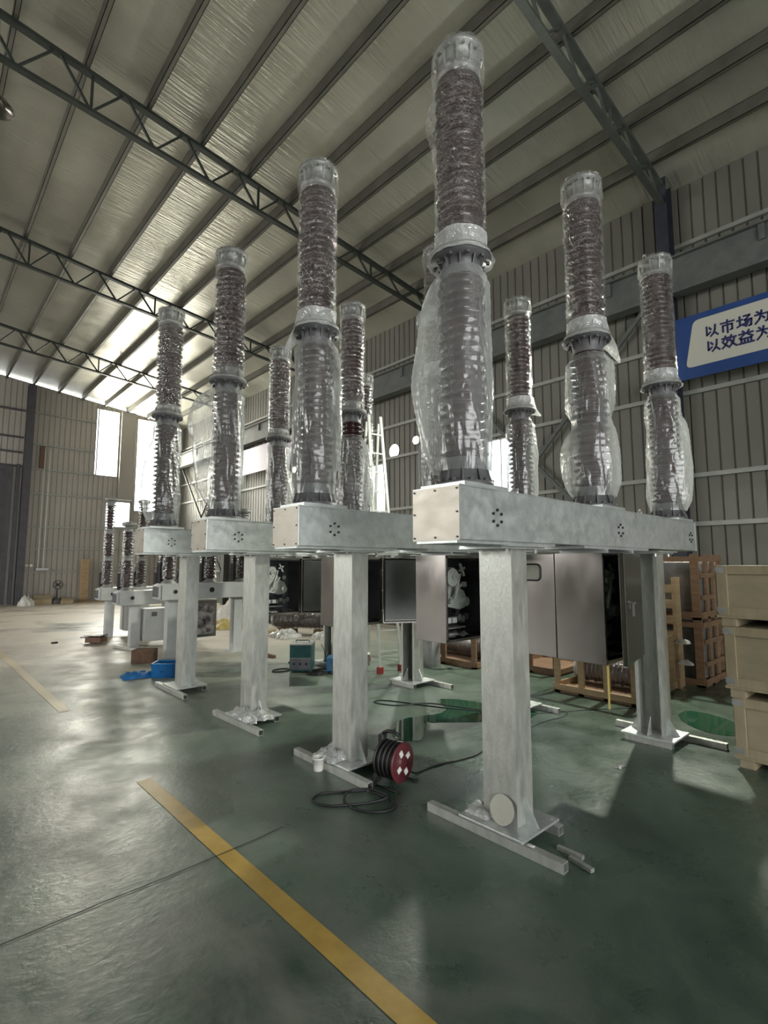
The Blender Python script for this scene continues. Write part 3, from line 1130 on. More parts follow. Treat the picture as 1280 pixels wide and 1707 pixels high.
    cb.box((x1 - T, y0, z0), (x1, y1, z1))
    cb.box((x0 + T, y0, z0), (x1 - T, y1, z0 + T))
    cb.box((x0 + T, y0, z1 - T), (x1 - T, y1, z1))
    # front frame lips
    cb.box((x0 + T, y0, z0 + T), (x0 + T + 0.02, y0 + 0.006, z1 - T))
    cb.box((x1 - T - 0.02, y0, z0 + T), (x1 - T, y0 + 0.006, z1 - T))
    cb.box((x0 + T, y0, z1 - T - 0.02), (x1 - T, y0 + 0.006, z1 - T))
    cb.box((x0 + T, y0, z0 + T), (x1 - T, y0 + 0.006, z0 + T + 0.015))
    cab = cb.build('control_cabinet', M['stainless'], root, bevel=0.002)
    MB().box((x0 + T, y1 - 0.03, z0 + T), (x1 - T, y1 - 0.022, z1 - T)).build('back_panel', M['interior'], cab)
    MB().box((x1 - T - 0.006, y0 + 0.01, z0 + 0.05), (x1 - T - 0.001, y1 - 0.03, z1 - 0.05)).build('side_lining', M['interior'], cab)
    # mechanism
    mcm = MB()
    yb = -0.10
    rot = Matrix.Rotation(PI / 2, 4, 'X')

    def plate(poly, y, th):
        mcm.prism(poly, th, Matrix.Translation((0, y, 0)) @ rot)
    plate([(-0.22, 1.20), (0.03, 1.15), (0.12, 1.17), (0.15, 1.24), (0.10, 1.33), (0.02, 1.36), (-0.02, 1.45), (-0.05, 1.56), (-0.20, 1.56)], yb + 0.05, 0.02)
    mcm.cyl((-0.16, yb - 0.05, 1.47), (-0.16, yb + 0.0, 1.47), 0.085, 28)
    mcm.cyl((-0.16, yb - 0.07, 1.47), (-0.16, yb - 0.04, 1.47), 0.022, 12)
    mcm.cyl((0.07, yb - 0.03, 1.23), (0.07, yb + 0.04, 1.23), 0.045, 20)
    mcm.bar((-0.06, yb - 0.05, 1.50), (-0.14, yb - 0.05, 1.26), 0.02, 0.02)
    mcm.bar((-0.02, yb - 0.02, 1.60), (0.04, yb - 0.02, 1.48), 0.022, 0.02)
    mcm.bar((0.05, yb - 0.02, 1.56), (-0.03, yb - 0.02, 1.53), 0.022, 0.02)
    mcm.bar((-0.16, yb - 0.01, 1.22), (0.0, yb - 0.01, 1.40), 0.025, 0.02)
    mcm.box((0.06, yb, 1.37), (0.11, yb + 0.03, 1.42))
    for k in range(6):
        a = k * PI / 3
        mcm.cyl((-0.16 + 0.055 * math.cos(a), yb - 0.056, 1.47 + 0.055 * math.sin(a)), (-0.16 + 0.055 * math.cos(a), yb - 0.05, 1.47 + 0.055 * math.sin(a)), 0.010, 8)
    for k in range(9):
        xx, zz = random.uniform(-0.28, 0.0), random.uniform(1.2, 1.5)
        mcm.cyl((xx, yb + 0.0, zz), (xx, yb + 0.035, zz), 0.008, 6)
    mcm.build('drive_mechanism', M['cast_green'], cab)
    rl = MB()
    rl.box((0.17, 0.08, 1.08), (0.185, 0.10, 1.50))
    rl.box((0.20, 0.08, 1.08), (0.21, 0.10, 1.50))
    for k in range(14):
        rl.box((0.185, 0.085, 1.09 + k * 0.03), (0.20, 0.10, 1.10 + k * 0.03))
    rl.build('terminal_rail', M['grey_cast'], cab)
    MB().box((-0.25, -0.12, 0.98), (0.06, 0.0, 0.99)).build('shelf', M['grey_cast'], cab)
    for k in range(2):
        MB().box((-0.20 + k * 0.09, -0.10, 1.03), (-0.14 + k * 0.09, -0.03, 1.08)).build('contactor', M['white_paint'], cab)
    for k in range(4):
        MB().box((-0.02 + k * 0.06, -0.04, 1.02 + 0.02 * (k % 2)), (0.03 + k * 0.06, 0.0, 1.08 + 0.02 * (k % 2))).build('relay', M['grey_cast'], cab)
    wv = MB()
    for k in range(14):
        pts_ = [(random.uniform(-0.28, 0.2), random.uniform(0.02, 0.1), random.uniform(0.9, 1.1))]
        for q in range(4):
            pts_.append((pts_[-1][0] + random.uniform(-0.05, 0.08), random.uniform(-0.05, 0.1), max(0.89, pts_[-1][2] + random.uniform(-0.06, 0.09))))
        wv.tube(pts_, 0.004, 5)
    wv.build('wiring', M['black'], cab)
    sc2 = MB()
    vs, fs = [], []
    for j in range(7):
        for k in range(9):
            xx, yy = -0.22 + k * 0.04, -0.15 + j * 0.04
            vs.append((xx, yy, 0.895 + 0.05 * abs(noise.noise(Vector((xx * 9, yy * 9, idx)))) * 2))
    for j in range(6):
        for k in range(8):
            a = j * 9 + k
            fs.append((a, a + 1, a + 10, a + 9))
    sc2.add(vs, fs, True)
    sc2.build('plastic_scrap', M['film_milk'], cab)
    hg = MB()
    hg.box((x0 + 0.08, y0 - 0.0, z1), (x0 + 0.11, y1, BEAM_Z0 - 0.022))
    hg.box((x1 - 0.11, y0 - 0.0, z1), (x1 - 0.08, y1, BEAM_Z0 - 0.022))
    hg.build('hanger', M['galv'], cab)

    # front door, hinged on the right; angle 0 = closed
    def door(name, hinge, ang, width, outer_dir, window, handle):
        dm = MB()
        dm.box((0, -0.006, z0 + 0.005), (width, 0.006, z1 - 0.005))
        # folded edges on the inner side
        for a_, b_ in (((0, 0, z0 + 0.005), (0.008, 0.03, z1 - 0.005)), ((width - 0.008, 0, z0 + 0.005), (width, 0.03, z1 - 0.005)),
                       ((0, 0, z0 + 0.005), (width, 0.03, z0 + 0.012)), ((0, 0, z1 - 0.012), (width, 0.03, z1 - 0.005))):
            dm.box(a_, b_)
        d_ = dm.build('door', M['stainless'], root, bevel=0.0015)
        d_.location = (hinge[0], hinge[1], 0)
        d_.rotation_euler = (0, 0, ang)
        ln2 = MB().box((0.03, 0.008, z0 + 0.04), (width - 0.03, 0.012, z1 - 0.04))
        ln2.build('lining', M['stainless_in'], d_)
        gk = MB()
        for a_, b_ in (((0.012, 0.012, z0 + 0.02), (0.026, 0.02, z1 - 0.02)), ((width - 0.026, 0.012, z0 + 0.02), (width - 0.012, 0.02, z1 - 0.02)),
                       ((0.012, 0.012, z0 + 0.02), (width - 0.012, 0.02, z0 + 0.034)), ((0.012, 0.012, z1 - 0.034), (width - 0.012, 0.02, z1 - 0.02))):
            gk.box(a_, b_)
        gk.build('gasket', M['black'], d_)
        if window:
            wm = MB()
            cx_, cz_ = window
            pts_ = []
            for (qx, qz, a0) in ((0.055, 0.03, 0), (-0.055, 0.03, PI / 2), (-0.055, -0.03, PI), (0.055, -0.03, 3 * PI / 2)):
                for k in range(5):
                    a = a0 + k * PI / 8
                    pts_.append((cx_ + qx + 0.035 * math.cos(a), -0.009, cz_ + qz + 0.035 * math.sin(a)))
            wm.tube(pts_, 0.007, 6, True)
            wm.build('window_gasket', M['black'], d_)
            wm = MB()
            wm.box((cx_ - 0.085, -0.0085, cz_ - 0.06), (cx_ + 0.085, -0.007, cz_ + 0.06))
            wm.build('viewing_window', M['disc'], d_)
        if handle:
            hm = MB()
            hx, hz = handle
            hm.box((hx - 0.014, -0.014, hz - 0.03), (hx + 0.014, -0.006, hz + 0.03))
            hm.cyl((hx, -0.014, hz + 0.015), (hx, -0.045, hz + 0.015), 0.008, 10)
            hm.bar((hx - 0.01, -0.045, hz + 0.015), (hx + 0.05, -0.045, hz + 0.015), 0.014, 0.014)
            hm.bar((hx + 0.05, -0.045, hz + 0.02), (hx + 0.05, -0.045, hz - 0.075), 0.012, 0.014, (0, 1, 0))
            hm.build('door_handle', M['bolt'], d_)
        return d_
    # a door built along +x from its hinge, outer face towards -y;
    if door_f is not None:
        # hinge at right edge: closed direction is -x, so mirror by rotating PI and using outer face on +y side
        dm = door('door', (x1, y0 - 0.010), PI + door_f[0], 0.63, 1, door_f[1], door_f[2])
        dm.scale = (1, -1, 1)
    if door_r is not None:
        dm = door('door', (x0, y1 + 0.008), door_r[0], 0.63, 1, door_r[1], door_r[2])
        dm.scale = (1, door_r[3], 1)
    return root


# local pole positions
P0 = [(-1.67, 0.0), (0.01, 0.0), (1.69, 0.0)]
left = PI * 0.78      # towards the camera's left
B1 = make_breaker('nearest tall circuit breaker, galvanised beam on two columns, largest bagged pole at its left end', (4.09, 1.92, 0), 0, P0, [
    dict(lobes=[(2.25, 0.55, 2.72, 0.62, 0.135), (-0.75, 0.5, 2.75, 0.5, 0.012)], ear=(2.25, 3.16, 0.13), puff=(2.3, 0.35, 4.42, 0.17, 0.05), amp=0.006, eye=2.3, top=3.40),
    dict(lobes=[(2.0, 0.7, 2.42, 0.28, 0.075), (2.0, 0.7, 3.05, 0.25, 0.03), (-1.1, 0.6, 2.45, 0.35, 0.05), (-1.1, 0.7, 3.1, 0.25, 0.03)], belts=((2.75, 0.07, 0.02),), skirt=(-0.9, 0.20), amp=0.005, eye=2.4, top=3.33),
    dict(lobes=[(-1.3, 0.5, 2.62, 0.5, 0.075), (2.0, 0.5, 2.4, 0.3, 0.02)], amp=0.004, eye=2.6, dense=1, top=3.38),
], (0.20, None, (0.52, 1.30)), (PI / 2, (0.205, 1.53), None, -1), 1)
B2 = make_breaker('second tall circuit breaker from the front, with the cable reel at its foot', (4.01, 3.36, 0), 0, [(-1.68, -0.01), (-0.10, 0.04), (1.44, 0.08)], [
    dict(lobes=[(-0.9, 0.6, 2.85, 0.55, 0.045), (2.3, 0.4, 2.5, 0.3, 0.02)], skirt=(2.4, 0.16), amp=0.005, eye=2.4, top=3.39),
    dict(lobes=[(2.2, 0.6, 2.6, 0.5, 0.06)], amp=0.005),
    dict(lobes=[(-1.0, 0.6, 2.7, 0.5, 0.03)], skirt=(-0.9, 0.06), amp=0.003, top=3.36),
], (1.75, None, (0.52, 1.30)), None, 2)
B3 = make_breaker('third tall circuit breaker from the front, wide pale bag sagging left of its first pole', (4.01, 4.94, 0), 0, [(-1.68, 0.0), (-0.02, 0.0), (1.67, 0.0)], [
    dict(lobes=[(2.45, 0.42, 2.80, 0.62, 0.17), (2.45, 0.3, 3.15, 0.28, 0.08)], amp=0.003, joint=0, top=3.40),
    dict(lobes=[(-0.9, 0.6, 2.6, 0.5, 0.10), (2.3, 0.6, 2.35, 0.3, 0.05)], amp=0.003, joint=0, top=3.18),
    dict(lobes=[], amp=0.003),
], (2.62, None, None), None, 3)
B4 = make_breaker('fourth and farthest tall circuit breaker of the row, first pole against the bright far windows', (4.01, 6.72, 0), 0, [(-1.68, -0.07), (0.0, 0.0), (1.69, 0.0)], [
    dict(lobes=[(2.6, 0.5, 2.6, 0.55, 0.10), (-0.6, 0.5, 2.4, 0.3, 0.02)], amp=0.003, joint=0, top=3.40),
    dict(lobes=[(-0.8, 0.5, 2.5, 0.5, 0.07)], amp=0.003, joint=0, top=3.42),
    dict(lobes=[], amp=0.003),
], (2.4, (0.3, 1.5), (0.52, 1.30)), None, 4)

# steel skids the columns stand on: square tubes lying along the hall
sk = MB()
for a_, b_ in (((-0.026, -0.475, 0), (0.026, 0.475, 0.004)), ((-0.026, -0.475, 0.048), (0.026, 0.475, 0.052)),
               ((-0.026, -0.475, 0.004), (-0.022, 0.475, 0.048)), ((0.022, -0.475, 0.004), (0.026, 0.475, 0.048))):
    sk.box(a_, b_)
ME_skid = sk.mesh('square_tube', M['galv_streak'])
skids = [(2.62, 1.93, 'square steel tube under the nearest left base plate, beside the round disc', 0.0),
         (2.52, 3.36, 'square steel tube on the floor beside the white bucket and cable reel', 0.0),
         (2.52, 4.92, 'square steel tube under the third left base plate, scraps of film over it', 0.02),
         (2.52, 6.69, 'square steel tube under the fourth left base plate, right of the blue crate', 0.0),
         (5.31, 1.87, 'square steel tube under the nearest right base plate, left of the plywood crates', 0.0),
         (5.24, 3.40, 'square steel tube behind the nearest left column, its end beside the thin wire', 0.0),
         (5.24, 4.88, 'square steel tube under the far right base plate beyond the cable loops', 0.0)]
for x, y, lb, rz in skids:
    o = bpy.data.objects.new('square_tube', ME_skid)
    col.objects.link(o)
    o.location = (x, y, 0.001)
    o.rotation_euler = (0, 0, rz)
    tag(o, lb, 'steel tube', 'square tubes under the base plates')
blocks = [(2.95, 1.86), (2.87, 3.36), (2.87, 4.93), (2.87, 6.69), (4.98, 1.92), (4.90, 3.36), (4.90, 4.94)]
for k, (x, y) in enumerate(blocks):
    o = bpy.data.objects.new('square_tube', ME_skid)
    col.objects.link(o)
    o.location = (x, y, 0.001)
    o.scale = (1, 0.42, 1)
    where = ('nearest left', 'second left', 'third left', 'fourth left', 'nearest right', 'second right', 'far right')[k]
    tag(o, 'short square steel tube in shade under the %s base plate' % where, 'steel tube', 'short tubes shaded under the base plates')
# ------------------------------------------------------------------ smaller outdoor breakers at the back
SH = 0.27


def small_pole(z0, secs, top):
    mb_i, mm = MB(), []
    z = z0

    def fit(prof):
        mm.append(MB().lathe(prof, 28))
    fit([(0.13, z), (0.13, z + 0.015), (0.085, z + 0.05), (0.08, z + 0.07)])
    z += 0.07
    for n, h in secs:
        mb_i.lathe(shed_profile(z, z + h, n, 0.055, 0.108), 32)
        z += h
        fit([(0.06, z), (0.11, z + 0.005), (0.11, z + 0.03), (0.075, z + 0.035), (0.075, z + 0.07), (0.105, z + 0.075), (0.105, z + 0.095), (0.06, z + 0.10)])
        z += 0.10
    if top:
        fit([(0.07, z), (0.13, z + 0.03), (0.13, z + 0.08), (0.06, z + 0.10)])
    return mb_i, mm


def small_breaker(label, x0, yc, zb, length, poles_x, secs, cabx, cols, cts=True, face=True, hw=0.17):
    root = thing('outdoor_switch', label, 'switchgear', (x0, yc, 0), 0, 'small grey outdoor switches behind the tall row')
    bm_ = MB()
    bm_.box((0, -hw, zb), (length, hw, zb + SH))
    bm_.box((-0.05, -hw + 0.02, zb + 0.02), (0.0, hw - 0.02, zb + SH - 0.02))
    beam = bm_.build('beam', M['white_paint'], root, bevel=0.004)
    g_ = MB()
    g_.box((-0.01, -hw + 0.04, zb + 0.05), (-0.055, hw - 0.04, zb + SH - 0.05))
    g_.build('end_opening', M['interior'], beam)
    if face:
        f_ = MB()
        f_.cyl((0.22, -hw - 0.006, zb + SH * 0.5), (0.22, -hw, zb + SH * 0.5), 0.035, 20)
        f_.build('gauge', M['black'], beam)
        f_ = MB()
        f_.cyl((0.86, -hw - 0.006, zb + SH * 0.55), (0.86, -hw, zb + SH * 0.55), 0.045, 20)
        f_.build('gauge', M['black'], beam)
    for cx_ in cols:
        cm = MB().box((cx_ - 0.08, -0.08, 0.012), (cx_ + 0.08, 0.08, zb))
        c_ = cm.build('column', M['white_paint'], root)
        MB().box((cx_ - 0.15, -0.15, 0.0), (cx_ + 0.15, 0.15, 0.012)).build('base_plate', M['white_paint'], c_)
    for px in poles_x:
        mi, mm = small_pole(zb + SH, secs, True)
        po = mi.build('pole', M['porcelain'], root, (px, 0, 0))
        for q_, m_ in enumerate(mm):
            m_.build('base_flange' if q_ == 0 else 'terminal' if q_ == len(mm) - 1 else 'joint_flange', M['grey_cast'], po)
        h = sum(s[1] for s in secs) + 0.1 * len(secs)
        f = MB()
        vs, fs = film_mesh(zb + SH + 0.08, zb + SH + h, 0.115, px * 7, 0.006, 0.05, None, 40, 40)
        f.add(vs, fs, True)
        f.build('stretch_film', M['film_clear'], po)
        if cts:
            ct = MB()
            z = zb + SH
            ct.box((-0.07, 0.22, z + 0.02), (0.07, 0.36, z + 0.34))
            ct.box((-0.05, 0.10, z + 0.0), (0.05, 0.40, z + 0.04))
            ct.lathe(shed_profile(z + 0.34, z + 0.56, 5, 0.04, 0.085), 20, Matrix.Translation((0, 0.29, 0)))
            ct.box((-0.03, 0.05, z + 0.54), (0.03, 0.32, z + 0.57))
            ct.build('current_transformer', M['black_gloss'], po)
    if cabx:
        xa, xb, za, zb_, dark = cabx
        cb = MB()
        cb.box((xa, -0.19, za), (xb, 0.19, zb_))
        cab = cb.build('control_cabinet', M['white_paint'] if not dark else M['stainless'], root, bevel=0.003)
        if dark:
            p_ = MB().box((xa + 0.04, -0.20, za + 0.05), (xb - 0.04, -0.191, zb_ - 0.05))
            p_.build('drive_mechanism', varied('jumbled_mechanism', (0.03, 0.02, 0.025), (0.42, 0.38, 0.36), 9, (0.3, 0.6), 0.2, 0.8, (1, 1, 1), 3, 18), cab)
        else:
            p_ = MB().box((xa + 0.13, -0.196, zb_ - 0.14), (xa + 0.23, -0.191, zb_ - 0.06))
            p_.build('viewing_window', M['interior'], cab)
            p_ = MB().box((xb - 0.03, -0.205, za + 0.25), (xb - 0.01, -0.191, za + 0.4))
            p_.build('door_handle', M['black'], cab)
    return root


small_breaker('small grey switch closest behind the tall row, round black gauge on its light beam', 3.14, 9.03, 0.99, 1.95,
              [0.16, 0.90, 1.52], [(7, 0.46), (9, 0.55)], (0.52, 0.95, 0.33, 0.96, True), (0.22, 1.42))
small_breaker('small grey switch in the middle of three, stainless tube skid at its foot', 2.98, 10.75, 0.81, 1.9,
              [0.15, 0.85, 1.5], [(8, 0.50), (8, 0.46)], (0.45, 0.95, 0.10, 0.72, False), (0.32, 1.45))
small_breaker('small grey switch farthest back, tallest three-section poles against the low window', 3.12, 12.6, 0.80, 1.9,
              [0.14, 0.85, 1.5], [(8, 0.52), (8, 0.50), (8, 0.52)], (0.5, 1.0, 0.12, 0.7, False), (0.22, 1.45))
# a further mechanism cabinet seen between the third and fourth columns is part of the tall row; loose items follow


def box_thing(name, label, cat, loc, size, m, rz=0, group=None, bevel=0.004, parts=None):
    sx, sy, sz = size
    o = MB().box((-sx / 2, -sy / 2, 0), (sx / 2, sy / 2, sz)).build(name, m, bevel=bevel)
    o.location = loc
    o.rotation_euler = (0, 0, rz)
    tag(o, label, cat, group)
    return o


# ---- items round the nearest columns
# round blanking plate leaning on the first column
dm = MB()
dm.cyl((0, 0, 0), (0, 0, 0.006), 0.082, 40)
for k in range(5):
    a = 2 * PI * k / 5 + 0.9
    dm.cyl((0.07 * math.cos(a), 0.07 * math.sin(a), 0.006), (0.07 * math.cos(a), 0.07 * math.sin(a), 0.0075), 0.004, 8)
o = dm.build('cover_disc', M['disc'])
o.location = (2.683, 1.885, 0.152)
o.rotation_euler = (0, R(-76), R(0))
tag(o, 'round metal disc leaning on the foot of the nearest column', 'disc')


def crumple(name, label, cat, loc, sx, sy, h, m, seed, parts=22):
    """crumpled sheet: a heap with folds"""
    vs, fs = [], []
    n = parts
    for j in range(n + 1):
        for k in range(n + 1):
            u, v = k / n * 2 - 1, j / n * 2 - 1
            d = max(abs(u), abs(v))
            e = max(0.0, 1 - d ** 2.2)
            nn = noise.noise(Vector((u * 2.2 + seed, v * 2.2, seed)))
            n2 = abs(noise.noise(Vector((u * 5 + seed, v * 5, 3 + seed))))
            z = h * e ** 0.6 * (0.60 + 0.45 * nn + 0.45 * n2) + 0.004
            x = u * sx * (1 + 0.25 * noise.noise(Vector((u * 2, v * 2, seed + 9)))) / 2
            y = v * sy * (1 + 0.25 * noise.noise(Vector((u * 2 + 5, v * 2, seed + 4)))) / 2
            vs.append((x, y, max(0.003, z)))
    for j in range(n):
        for k in range(n):
            a = j * (n + 1) + k
            fs.append((a, a + 1, a + n + 2, a + n + 1))
    mb = MB().add(vs, fs, True)
    o = mb.build(name, m)
    o.location = loc
    return tag(o, label, cat)


crumple('plastic_scrap', 'crumpled clear plastic on the base plate left of the round disc', 'plastic sheet', (2.72, 2.06, 0.071), 0.16, 0.17, 0.05, M['film_milk'], 1)
crumple('plastic_scrap', 'crumpled white plastic on the base plate behind the white bucket', 'plastic sheet', (2.60, 3.42, 0.072), 0.24, 0.26, 0.085, M['film_milk'], 5)
crumple('plastic_scrap', 'crumpled clear plastic on the third left base plate', 'plastic sheet', (2.64, 4.86, 0.072), 0.26, 0.50, 0.10, M['film_milk'], 8)
# metal offcuts under the nearest plate
for a_, b_, lb in (((2.80, 1.60, 0.012), (2.80, 1.45, 0.012), 'thin metal bar poking out under the nearest base plate'),
                   ((2.75, 1.50, 0.014), (2.72, 1.36, 0.014), 'short metal bar at the open end of the nearest square tube')):
    o = MB().bar(a_, b_, 0.028, 0.02).build('metal_offcut', M['galv_streak'])
    tag(o, lb, 'metal bar')
# bolt and label on tube
crumple('paper_scrap', 'small white paper scrap on the nearest square tube', 'paper', (2.625, 1.66, 0.053), 0.03, 0.045, 0.006, M['white_cloth'], 3, 6)

# white bucket
bk = thing('bucket', 'small white plastic bucket beside the second left column', 'bucket', (2.46, 3.43, 0))
BK = MB().lathe([(0.036, 0.0), (0.047, 0.088), (0.051, 0.089), (0.051, 0.099), (0.046, 0.099), (0.044, 0.09), (0.034, 0.008), (0.002, 0.006)], 32, caps=False)
BK.lathe([(0.001, 0.001), (0.036, 0.001)], 32, caps=False)
BK.build('pail', M['white_plastic'], bk)
MB().tube([(0.05 * math.cos(a), 0.052 * math.sin(a) * 0.99, 0.088 - 0.03 * math.sin(a)) for a in [PI * k / 12 for k in range(13)]], 0.002, 6).build('handle', M['bolt'], bk)
bk2 = thing('bucket', 'white bucket with dark rim half hidden behind the cable reel', 'bucket', (3.02, 3.12, 0))
MB().lathe([(0.06, 0.0), (0.072, 0.13), (0.075, 0.13), (0.075, 0.145), (0.07, 0.145), (0.058, 0.01), (0.002, 0.01)], 32, caps=False).build('pail', M['white_plastic'], bk2)
MB().lathe([(0.074, 0.128), (0.079, 0.13), (0.079, 0.148), (0.074, 0.15)], 32, caps=False).build('rim', M['black'], bk2)

# cable reel: axis roughly along X+Y, maroon flange to the right
reel = thing('cable_reel', 'maroon cable reel with black cable and carry handle', 'cable reel', (2.72, 2.86, 0), R(-80))
rm = Matrix.Translation((0, 0, 0.165)) @ Matrix.Rotation(PI / 2, 4, 'Y')


def reel_part(prof, name, m, seg=48):
    return MB().lathe(prof, seg, rm).build(name, m, reel)


fl_ = MB().lathe([(0.02, 0.075), (0.135, 0.075), (0.138, 0.08), (0.138, 0.088), (0.13, 0.092), (0.05, 0.09), (0.045, 0.10), (0.02, 0.10)], 48, rm)
fp = fl_.build('front_flange', M['maroon'], reel)
for k in range(4):
    a = k * PI / 2 + 0.5
    st = MB()
    st.box((-0.022, -0.018, 0), (0.022, 0.018, 0.006), rm @ Matrix.Translation((0.075 * math.cos(a), 0.060 * math.sin(a), 0.092)) @ Matrix.Rotation(a, 4, 'Z'))
    st.build('socket_lid', M['white_plastic'], fp)
MB().lathe([(0.02, -0.088), (0.13, -0.088), (0.13, -0.08), (0.02, -0.08)], 40, rm).build('back_flange', M['black'], reel)
prof = [(0.05, -0.078)]
for i in range(12):
    z = -0.078 + i * 0.0127
    prof += [(0.112 + 0.006 * (i % 3), z + 0.002), (0.118 + 0.006 * (i % 3), z + 0.006), (0.112 + 0.006 * (i % 3), z + 0.0105)]
prof.append((0.05, 0.075))
MB().lathe(prof, 40, rm).build('wound_cable', M['black'], reel)
fr = MB()
for sx in (-0.105, -0.09):
    fr.tube([(sx, -0.12, 0.01), (sx, -0.06, 0.10), (sx, -0.03, 0.20), (sx, -0.03, 0.33)], 0.008, 8)
    fr.tube([(sx, 0.12, 0.01), (sx, 0.06, 0.10), (sx, 0.03, 0.20), (sx, 0.03, 0.33)], 0.008, 8)
fr.tube([(-0.10, -0.12, 0.01), (0.10, -0.12, 0.01), (0.12, -0.13, 0.012)], 0.008, 8)
fr.tube([(-0.10, 0.12, 0.01), (0.10, 0.12, 0.01), (0.13, 0.14, 0.012)], 0.008, 8)
fr.tube([(-0.10, -0.03, 0.33), (-0.10, 0.03, 0.33), (-0.06, 0.03, 0.345), (0.04, 0.03, 0.345)], 0.009, 8)
fr.build('stand', M['black'], reel)
MB().tube([(-0.09, 0.0, 0.34), (-0.05, 0.0, 0.362), (0.02, 0.0, 0.362), (0.05, 0.0, 0.345)], 0.013, 10).build('handle', M['black'], reel)
MB().cyl((-0.135, -0.12, 0.025), (-0.09, -0.12, 0.025), 0.024, 20).build('wheel', M['black'], reel)


def smooth_pts(pts, n=8):
    """Catmull-Rom through the points"""
    P = [Vector(p) for p in pts]
    P = [P[0]] + P + [P[-1]]
    out = []
    for i in range(1, len(P) - 2):
        for k in range(n):
            t = k / n
            a, b_, c, d = P[i - 1], P[i], P[i + 1], P[i + 2]
            out.append(0.5 * ((2 * b_) + (c - a) * t + (2 * a - 5 * b_ + 4 * c - d) * t * t + (3 * b_ - 3 * c + d - a) * t ** 3))
    out.append(P[-2])
    return out


def cable(label, pts, r=0.006, m='black', z=None, group=None, name='cable'):
    pts = [(x, y, (r if len(p_) == 0 else p_[0])) for x, y, *p_ in pts]
    o = MB().tube(smooth_pts(pts), r, 8).build(name, M[m])
    return tag(o, label, 'cable', group)


cable('black cable looped twice on the floor in front of the cable reel',
      [(2.66, 2.93, 0.03), (2.50, 2.90), (2.36, 2.98), (2.22, 3.06), (2.12, 3.02), (2.14, 2.90), (2.26, 2.80), (2.42, 2.72), (2.52, 2.70, 0.02), (2.50, 2.86, 0.02), (2.38, 2.94, 0.02), (2.27, 2.86), (2.26, 2.70), (2.36, 2.58), (2.48, 2.58), (2.52, 2.70), (2.50, 2.84)], 0.0075)
cable('black cable running from the cable reel behind the nearest column', [(2.86, 2.82, 0.06), (2.98, 2.86), (3.2, 2.86), (3.45, 2.80), (3.65, 2.79), (3.84, 2.85), (4.2, 3.0), (4.57, 2.88 + 0.25), (4.9, 3.05)], 0.007)
cable('dark cable in a flat figure-eight loop near the green puddle', [(4.71, 3.49), (4.55, 3.78), (4.40, 4.12), (4.30, 4.40), (4.20, 4.60), (4.09, 4.62), (4.08, 4.50), (4.17, 4.32), (4.33, 4.22, 0.014), (4.52, 4.12), (4.62, 3.86), (4.70, 3.62), (4.78, 3.46)], 0.006)
cable('thin wire crossing the floor towards the wooden crates', [(4.85, 3.22), (5.1, 3.06), (5.3, 2.94), (5.6, 2.78), (5.9, 2.58), (6.15, 2.42), (6.4, 2.3)], 0.0035)
cable('thin wire curling round the end of the hidden square tube', [(4.57, 2.88), (4.9, 2.88), (5.15, 2.84), (5.33, 2.88), (5.34, 2.96), (5.28, 2.99)], 0.0035)

# puddles
for i, (poly, lb) in enumerate((([(4.72, 4.20), (4.9, 4.0), (5.0, 3.62), (5.1, 3.1), (4.6, 3.15), (4.38, 3.32), (4.15, 3.52), (4.02, 3.62), (3.98, 3.70), (3.9, 3.62), (3.62, 3.40), (3.5, 3.36), (3.4, 3.5), (3.46, 3.66), (3.62, 3.78), (3.85, 3.92), (4.1, 3.86), (4.3, 3.80), (4.5, 3.88), (4.6, 4.05)],
                                'wet green puddle on the floor between the second and third breakers'),
                               ([(6.15, 2.05), (6.4, 2.0), (6.3, 1.6), (5.95, 1.42), (5.72, 1.50), (5.75, 1.75), (5.9, 1.92)],
                                'wet dark green patch behind the nearest right base plate'))):
    pts_ = []
    P = [Vector((x, y, 0)) for x, y in poly]
    n = len(P)
    for k in range(n):
        a, b_, c, d = P[k - 1], P[k], P[(k + 1) % n], P[(k + 2) % n]
        for q in range(5):
            t = q / 5
            v = 0.5 * ((2 * b_) + (c - a) * t + (2 * a - 5 * b_ + 4 * c - d) * t * t + (3 * b_ - 3 * c + d - a) * t ** 3)
            v += Vector((0.02 * noise.noise(v * 9), 0.02 * noise.noise(v * 9 + Vector((5, 5, 5))), 0))
            pts_.append((v.x, v.y, 0.003))
    o = MB().add(pts_, [tuple(range(len(pts_)))]).build('puddle', M['wet'])
    tag(o, lb, 'puddle')
    o['kind'] = 'stuff'

# ---- plywood crates at the right edge
cr_root = []


